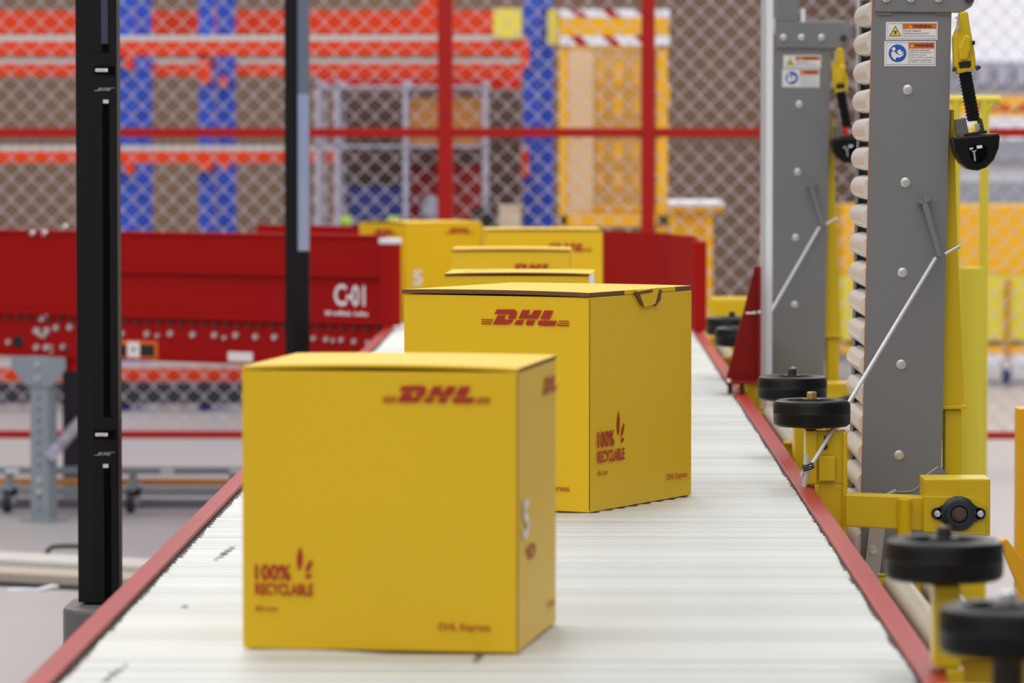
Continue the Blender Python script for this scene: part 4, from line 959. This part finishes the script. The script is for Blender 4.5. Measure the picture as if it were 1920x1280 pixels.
# ------------------------------------------------------------------ pallet racking behind the fence
YR = 21.0
rk = thing('pallet_rack', 'orange and blue pallet racking behind the chain-link fence', 'rack', (-1.5, YR, 0))
def rx(px, Y=YR): return P(px, 300, Y).x
def rz_(py, Y=YR): return P(960, py, Y).z
def beam(x0, y0, x1, y1, Y, m='orange', nm='beam'):
    return box(nm, (rx(x0, Y), Y, rz_(y1, Y)), (rx(x1, Y), Y + 0.05, rz_(y0, Y)), m, rk, bevel=0.004)
def upright(px0, px1, Y, mm='blue'):
    x0, x1 = rx(px0, Y), rx(px1, Y)
    mb = MB(); w = x1 - x0
    mb.prism([(x0, Y, 0), (x1, Y, 0), (x1, Y + 0.08, 0), (x1 - 0.003, Y + 0.08, 0), (x1 - 0.003, Y + 0.003, 0), (x0 + 0.003, Y + 0.003, 0), (x0 + 0.003, Y + 0.08, 0), (x0, Y + 0.08, 0)], (0, 0, 3.2))
    mb.box((x0 - 0.02, Y - 0.02, 0), (x1 + 0.02, Y + 0.1, 0.01))
    o = mb.build('upright', mm, rk)
    m2 = MB()
    z = 0.4
    while z < 2.6:
        for fx in (0.3, 0.7):
            m2.lathe((x0 + w * fx, Y - 0.0005, z), (0, -1, 0), [(0.0001, 0.0006), (0.009, 0.0)], 6)
        z += 0.075
    m2.build('slot_holes', 'navy', o)
M['blue_back'] = M['blue']
for (a_, b_, Y) in ((222, 252, YR + 0.06), (256, 283, YR + 1.05), (373, 402, YR + 0.06), (408, 440, YR + 1.05), (981, 1010, YR + 0.06), (1012, 1037, YR + 0.3)):
    upright(a_, b_, Y)
def deck(x0, x1, y0, y1, Y):
    box('deck_edge', (rx(x0, Y), Y + 0.0, rz_(y1, Y)), (rx(x1, Y), Y + 0.06, rz_(y0, Y)), 'deck', rk)
beam(-80, 20, 930, 64, YR + 1.4, 'orange')
beam(-80, 77, 985, 104, YR); deck(-80, 985, 66, 76.5, YR)
beam(-80, 119, 980, 143, YR + 1.1); deck(-80, 980, 111, 118.5, YR + 1.1)
beam(600, 144, 975, 166, YR + 1.3, 'deep_orange')
beam(-80, 283, 985, 306, YR); deck(-80, 985, 273, 282.5, YR)
beam(-80, 690, 990, 716, YR); deck(-80, 990, 680, 689.5, YR)
for (x0, y0, x1, y1, Y) in ((233, 104, 249, 130, YR), (373, 110, 395, 156, YR), (412, 143, 426, 163, YR + 1.0), (234, 305, 250, 326, YR), (373, 305, 397, 320, YR), (414, 306, 428, 318, YR),
                            (976, 72, 992, 127, YR - 0.004), (976, 281, 991, 332, YR - 0.004)):
    beam(x0, y0, x1, y1, Y - 0.006, 'orange', 'beam_connector')
mb = MB(); mb.prism([P(770, 26, YR + 0.02), P(812, -20, YR + 0.02), P(850, -20, YR + 0.02), P(850, 26, YR + 0.02)], (0, 0.02, 0)); mb.build('brace_plate', 'orange', rk)
beam(-80, 718, 990, 759, YR - 0.07, 'navy', 'shade_strip')  # shade under the rack, put in as a dark strip
sg = pxbox(925, 16, 978, 71, YR - 0.02, 0.01).build('yellow_sign', 'sign_yellow'); tag(sg, 'blank yellow sign at the right end of the orange beams', 'sign', 'yellow signs on the racking')
sg = pxbox(1026, 17, 1046, 83, YR + 0.27, 0.015).build('yellow_sign', 'sign_yellow'); tag(sg, 'narrow yellow sign between blue upright and yellow cage', 'sign', 'yellow signs on the racking')
# goods behind the fence (each stands on its own stand or cart)
def good(name, label, cat, x0, y0, x1, y1, Y, dep, m, extra=None, group=None):
    t = thing(name, label, cat, (rx((x0 + x1) / 2, Y), Y, 0), group=group)
    a = P(x0, y1, Y); b = P(x1, y0, Y)
    box('body', (a.x, Y, a.z), (b.x, Y + dep, b.z), m, t, bevel=0.006)
    if extra: extra(t, a, b, Y, dep)
    return t
YG = 19.6
# white shelving frame
t = thing('shelf_cart', 'white framed shelf cart behind the fence, holding a red panel and brown carton', 'cart', (rx(740, YG), YG, 0))
for px in (592, 628, 756, 905):
    a = P(px, 430, YG); box('upright_bar', (a.x, YG, 0.03), (a.x + 0.022, YG + 0.022, P(px, 150, YG).z), 'lilac_steel', t)
    box('upright_bar', (a.x, YG + 0.5, 0.03), (a.x + 0.022, YG + 0.522, P(px, 150, YG).z), 'lilac_steel', t)
    mb = MB(); mb.tube([(a.x, YG + 0.01, 0.03), (a.x + 0.022, YG + 0.01, 0.03)], 0.03, 14); mb.build('caster', 'black', t)
for py in (160, 272, 425, 700):
    a = P(592, py, YG); b = P(913, py, YG); box('shelf', (a.x, YG, a.z - 0.012), (b.x, YG + 0.52, a.z), 'lilac_steel', t)
a = P(765, 425, YG); b = P(900, 310, YG)
box('red_panel', (a.x, YG + 0.3, a.z + 0.001), (b.x, YG + 0.34, b.z), 'maroon', t, label='dark red back panel')
zt = P(765, 272, YG).z
def standing(name, label, cat, x0, x1, ytop, shelf_y, dep, m, Yo=0.05, **k):
    a = P(x0, shelf_y, YG); b = P(x1, ytop, YG); zz = P(592, shelf_y, YG).z + 0.0005
    o = MB().box((a.x, YG + Yo, zz), (b.x, YG + Yo + dep, b.z)); o = o.build(name, m, bevel=0.004, **k); return tag(o, label, cat)
standing('brown_carton', 'large brown carton on the white shelf cart, above the red panel', 'box', 765, 900, 182, 272, 0.3, 'brown_box')
bn = thing('blue_bin', 'dark blue bin with green hi-vis cloth, on the shelf cart behind the fence', 'bin', (rx(700, YG), YG + 0.05, P(0, 425, YG).z))
a = P(650, 425, YG); b = P(754, 350, YG); z0 = P(592, 425, YG).z + 0.001
mb = MB(); mb.prism([(a.x + 0.01, YG + 0.10, z0), (b.x - 0.01, YG + 0.10, z0), (b.x, YG + 0.10, b.z), (a.x, YG + 0.10, b.z)], (0, 0.2, 0)); mb.build('bin_body', 'bin_blue', bn, bevel=0.004)
mb = MB(); mb.box((a.x - 0.005, YG + 0.095, b.z - 0.012), (b.x + 0.001, YG + 0.305, b.z)); mb.build('bin_rim', 'bin_blue', bn, bevel=0.003)
def lump(name, c, r3, m, parent=None, seed=0):
    bm = bmesh.new(); bmesh.ops.create_icosphere(bm, subdivisions=3, radius=1); random.seed(seed)
    ph = [random.uniform(0, 6) for _ in range(6)]
    for v in bm.verts:
        k = 1 + 0.12 * math.sin(3 * v.co.x + ph[0]) + 0.1 * math.sin(4 * v.co.y + ph[1] + v.co.z * 3) + 0.08 * math.sin(7 * v.co.z + ph[2])
        v.co = Vector((v.co.x * r3[0] * k, v.co.y * r3[1] * k, max(-r3[2], v.co.z * r3[2] * k * 1.0)))
        v.co += Vector(c)
    me = bpy.data.meshes.new(name); bm.to_mesh(me); bm.free(); me.materials.append(M[m])
    for p in me.polygons: p.use_smooth = True
    o = bpy.data.objects.new(name, me); COL.objects.link(o)
    if parent: o.parent = parent; o.matrix_parent_inverse = wm(parent).inverted()
    return o
zs = P(592, 425, YG).z + 0.001
for (px, rr, lab) in ((648, 0.026, 'green hi-vis vest heaped left of the blue bin'), (738, 0.026, 'green hi-vis vest heaped in front of the blue bin')):
    c_ = P(px, 408, YG); o = lump('hi_vis_vest', (c_.x, YG + 0.052, zs + rr * 1.0), (rr * 1.1, 0.02, rr), 'hivis', seed=px); tag(o, lab, 'vest', 'hi-vis vests')
c_ = P(805, 400, YG); o = lump('grey_bag', (c_.x, YG + 0.12, zs + 0.07), (0.055, 0.05, 0.07), 'slate', seed=4); tag(o, 'grey blue bag slumped against the dark red panel', 'bag')
c_ = P(912, 410, YG - 0.3); t = thing('black_case', 'black case standing right of the shelf cart, above the gap between boxes', 'case', (c_.x, YG - 0.3, 0))
box('case_body', (c_.x - 0.07, YG - 0.35, 0), (c_.x + 0.05, YG - 0.1, c_.z + 0.04), 'black', t, bevel=0.01); box('handle', (c_.x - 0.04, YG - 0.25, c_.z + 0.04), (c_.x + 0.02, YG - 0.23, c_.z + 0.06), 'black', t)
c_ = P(955, 390, YG); t = thing('beige_crate', 'beige crate standing left of the right blue upright', 'crate', (c_.x, YG, 0))
box('crate_body', (c_.x - 0.05, YG, 0), (c_.x + 0.05, YG + 0.2, c_.z), 'beige', t, bevel=0.004); box('crate_lid', (c_.x - 0.054, YG - 0.004, c_.z), (c_.x + 0.054, YG + 0.204, c_.z + 0.012), 'beige', t)
t = thing('storage_cabinet', 'dark brown cabinet standing behind the shelf cart', 'cabinet', (rx(840, 20.3), 20.4, 0))
a = P(645, 430, 20.4); b = P(975, 172, 20.4)
box('cabinet_body', (a.x, 20.4, 0.0), (b.x, 20.8, b.z), mat('dark_brown_laminate', srgb(84, 62, 54), 0.6), t)
for k in range(2):
    w_ = (b.x - a.x) / 2; d_ = box('cabinet_door', (a.x + w_ * k + 0.005, 20.39, 0.05), (a.x + w_ * (k + 1) - 0.005, 20.40, b.z - 0.02), bpy.data.materials['dark_brown_laminate'], t)
    box('handle', (a.x + w_ + (0.03 if k else -0.04), 20.375, 0.9), (a.x + w_ + (0.04 if k else -0.03), 20.39, 1.1), 'zinc', d_)

# yellow cage with red and white tape
YC = 19.2
t = thing('safety_cage', 'tall yellow mesh cage with red and white striped tape across its top', 'cage', (rx(1150, YC), YC, 0))
def cpb(x0, y0, x1, y1, Y, dep, nm, m, zb=None, **k):
    a = P(x0, y1, Y); b = P(x1, y0, Y)
    return box(nm, (a.x, Y, a.z if zb is None else zb), (b.x, Y + dep, b.z), m, t, bevel=0.003, **k)
cpb(1048, 34, 1064, 90, YC, 0.04, 'corner_post', 'yellow_far', zb=0.0)
cpb(1232, 20, 1252, 90, YC, 0.05, 'corner_post', 'yellow_far', zb=0.0)
for px in (1075, 1215): cpb(px, 34, px + 11, 90, YC + 0.9, 0.04, 'corner_post', 'yellow_far', zb=0.0)
cpb(1048, 33, 1254, 67, YC - 0.004, 0.05, 'top_beam', 'yellow_far')
cpb(1050, 85, 1252, 92, YC, 0.04, 'cross_bar', 'yellow_far'); cpb(1050, 402, 1252, 425, YC, 0.04, 'cross_bar', 'yellow_far'); cpb(1095, 388, 1250, 396, YC + 0.02, 0.04, 'cross_bar', 'yellow_far')
for (y0, y1) in ((17, 33), (67, 85)):
    a = P(1050, y1, YC - 0.006); b = P(1256, y0, YC - 0.006)
    tp = box('barrier_tape', (a.x, YC - 0.006, a.z), (b.x, YC - 0.004, b.z), 'white', t, label='red and white striped tape')
    m2 = MB(); hh = b.z - a.z; x = a.x + 0.055
    while x < b.x - 0.03:
        m2.add([(x + 0.028, YC - 0.0065, a.z), (x + 0.08, YC - 0.0065, a.z), (min(b.x, x + 0.038), YC - 0.0065, b.z), (x - 0.017, YC - 0.0065, b.z)], [(0, 1, 2, 3)]); x += 0.152
    m2.build('stripe', 'fence_red', tp)
cpb(1066, 94, 1112, 400, YC + 0.5, 0.02, 'beige_panel', 'beige', label='beige board')
cpb(1113, 94, 1228, 400, YC + 0.7, 0.02, 'tan_panel', mat('tan_board', srgb(190, 152, 100), 0.6, var=0.1), label='tan board')
for px in (1122, 1152, 1158, 1188, 1206):
    for (ya, yb) in ((112, 160), (172, 215), (262, 300), (318, 352)):
        cpb(px, ya + (px % 7) * 2, px + 8, yb, YC + 0.6, 0.02, 'inner_slat', 'yellow_far')
a = P(1064, 400, YC + 0.01); b = P(1232, 92, YC + 0.01); m2 = MB()
x = a.x
while x < b.x: m2.box((x, YC + 0.01, a.z), (x + 0.003, YC + 0.013, b.z)); x += 0.021
z = a.z
while z < b.z: m2.box((a.x, YC + 0.013, z), (b.x, YC + 0.016, z + 0.003)); z += 0.021
m2.build('cage_mesh', 'yellow_far', t, kind='stuff')
cpb(1247, 160, 1256, 200, YC - 0.01, 0.03, 'latch', 'yellow_far')

t = thing('work_table', 'yellow work table with a white top, right of the yellow mesh cage', 'table', (rx(1300, 18.5), 18.5, 0))
a = P(1256, 395, 18.4); b = P(1358, 378, 18.4)
box('table_top', (a.x, 18.4, a.z + 0.02), (b.x, 19.1, b.z), 'white', t, bevel=0.004); box('apron', (a.x, 18.41, a.z - 0.005), (b.x, 19.08, a.z + 0.02), 'yellow_far', t)
a = P(1256, 410, 18.45); b = P(1337, 400, 18.45); box('side_sheet', (a.x, 18.45, 0.05), (b.x, 18.47, P(0, 396, 18.45).z), 'yellow_far', t)
for px in (1256, 1322): x = P(px, 0, 18.43).x; box('leg', (x, 18.43, 0), (x + 0.035, 18.449, P(0, 398, 18.43).z), 'yellow_far', t)

# ------------------------------------------------------------------ far right: banner, yellow trolley
t = thing('wall_banner', 'yellow banner with red lettering on the far right wall', 'banner', (rx(1850, 23.5), 23.5, 0))
a = P(1700, 218, 23.5); b = P(1990, 180, 23.5); bnr = box('banner_sheet', (a.x, 23.5, a.z), (b.x, 23.51, b.z), 'yellow_far', t)
m2 = MB()
for px in (1812, 1893): q = P(px, 210, 23.5); put_logo(m2, (q.x, 23.497, q.z), (1, 0, 0), (0, 0, 1), 0.30)
m2.build('banner_print', 'print_red', bnr)
for px in (1705, 1980): x = P(px, 0, 23.5).x; box('banner_pole', (x, 23.51, 0), (x + 0.03, 23.54, b.z), 'zinc', t)
YT = 23.2
t = thing('yellow_trolley', 'high yellow panelled trolley on casters behind the fence at far right', 'trolley', (rx(1860, YT), YT, 0))
def tb(x0, y0, x1, y1, Y, dep, nm, m, **k):
    a = P(x0, y1, Y); b = P(x1, y0, Y); return box(nm, (a.x, Y, a.z), (b.x, Y + dep, b.z), m, t, bevel=0.004, **k)
tb(1578, 385, 2000, 515, YT, 0.6, 'upper_panel', 'yellow_far'); tb(1578, 516, 2000, 638, YT, 0.6, 'lower_panel', 'lime_yellow', label='lime yellow lower panel')
tb(1578, 648, 2000, 664, YT - 0.01, 0.6, 'base_rail', 'yellow_far')
for px in (1730, 1887, 1985):
    tb(px, 640, px + 8, 676, YT + 0.1, 0.03, 'strut', 'yellow_far')
    q = P(px + 4, 676, YT); rr = 0.045
    m2 = MB(); m2.tube([(q.x - 0.02, YT + 0.1, rr), (q.x + 0.02, YT + 0.1, rr)], rr, 18); cs = m2.build('caster', 'bin_blue', t)
    m2 = MB(); m2.box((q.x - 0.03, YT + 0.08, rr), (q.x - 0.022, YT + 0.12, q.z + 0.002)); m2.box((q.x + 0.022, YT + 0.08, rr), (q.x + 0.03, YT + 0.12, q.z + 0.002)); m2.box((q.x - 0.03, YT + 0.08, q.z - 0.004), (q.x + 0.03, YT + 0.12, q.z + 0.002)); m2.build('caster_fork', 'lilac_steel', cs)
pb_ = tb(1885, 522, 1895, 676, YT - 0.03, 0.02, 'pull_bar', mat('amber_paint', srgb(196, 130, 30), 0.5), label='amber pull bar')

# ------------------------------------------------------------------ low trolley under the branch conveyor, floor clutter
YL = 15.15
t = thing('low_trolley', 'low grey and orange trolley on casters under the red branch conveyor', 'trolley', (rx(200, YL), YL, 0))
def lb_(x0, y0, x1, y1, Y, dep, nm, m, **k):
    a = P(x0, y1, Y); b = P(x1, y0, Y); return box(nm, (a.x, Y, a.z), (b.x, Y + dep, b.z), m, t, bevel=0.002, **k)
lb_(-60, 876, 470, 889, YL, 0.03, 'upper_rail', 'grey_leg'); lb_(-60, 897, 470, 911, YL + 0.12, 0.03, 'orange_rail', mat('peach_paint', srgb(235, 170, 110), 0.5), label='peach orange rail')
lb_(-60, 914, 470, 930, YL + 0.02, 0.04, 'lower_rail', 'grey_leg')
for px in (10, 300, 430): lb_(px, 879, px + 26, 887, YL - 0.004, 0.004, 'white_clip', 'white')
for px in (20, 252, 440): 
    lb_(px - 10, 884, px + 4, 920, YL + 0.01, 0.03, 'stanchion', 'grey_leg')
    q = P(px, 935, YL); m2 = MB(); m2.tube([(q.x - 0.03, YL + 0.03, 0.042), (q.x - 0.004, YL + 0.03, 0.042)], 0.042, 18); cs = m2.build('caster', 'navy', t)
    m2 = MB(); m2.prism([(q.x, YL + 0.02, 0.03), (q.x + 0.012, YL + 0.02, 0.03), (q.x + 0.028, YL + 0.02, 0.105), (q.x - 0.03, YL + 0.02, 0.105)], (0, 0.03, 0)); m2.build('caster_fork', 'lilac_steel', cs)
# dark strip on the floor
a = P(0, 985, 14.9)
o = box('floor_strip', (-3.2, 15.35, 0.0), (-0.55, 15.43, 0.035), 'slate'); tag(o, 'dark grey strip lying on the floor behind the grey leg', 'channel')
# white floor profile
t = thing('floor_profile', 'long white and beige profile lying on the floor at lower left', 'profile', (-1.6, 12.6, 0))
def FP(px, py):                                    # floor point seen at a pixel
    Y = CAMZ * F / (py - 270); q = P(px, py, Y); return Vector((q.x, q.y, 0))
p0 = FP(-60, 1098); p1_ = FP(420, 1122); p2_ = FP(420, 1094); p3_ = FP(-60, 1070)
MB().prism([p0, p1_, p2_, p3_], (0, 0, 0.042)).build('profile_body', mat('dull_beige', srgb(176, 166, 152), 0.5), t, bevel=0.004)
up = Vector((0, 0, 0.042)); MB().prism([p0.lerp(p3_, 0.45) + up, p1_.lerp(p2_, 0.45) + up, p2_ + up, p3_ + up], (0, 0, 0.02)).build('profile_cover', mat('dull_white', srgb(196, 194, 192), 0.5), t, bevel=0.003)
MB().prism([p0 + Vector((0, -0.025, 0)), p1_ + Vector((0, -0.025, 0)), p1_ + Vector((0, -0.001, 0)), p0 + Vector((0, -0.001, 0))], (0, 0, 0.012)).build('dark_strip', 'dark_steel', t)  # narrow dark strip along the near edge of the profile
q = FP(88, 1046); mb = MB(); mb.tube([q, q + Vector((0.003, 0, 0.02)), q + Vector((0.02, 0, 0.032)), q + Vector((0.06, 0, 0.034)), q + Vector((0.16, 0, 0.033)), q + Vector((0.185, 0, 0.02)), q + Vector((0.19, 0, 0.0))], 0.008, 10)
o = mb.build('pull_handle', 'black'); tag(o, 'bent black handle on the floor, left of the near loudspeaker', 'handle')
q = FP(14, 1113); mb = MB(); mb.tube([q + Vector((0, 0, 0.004)), q + Vector((0.05, 0.02, 0.004)), q + Vector((0.09, 0.0, 0.004)), q + Vector((0.13, 0.04, 0.012)), q + Vector((0.15, 0.09, 0.004))], 0.006, 8)
o = mb.build('floor_cable', 'white'); tag(o, 'thin white cable end lying in front of the floor profile', 'cable')
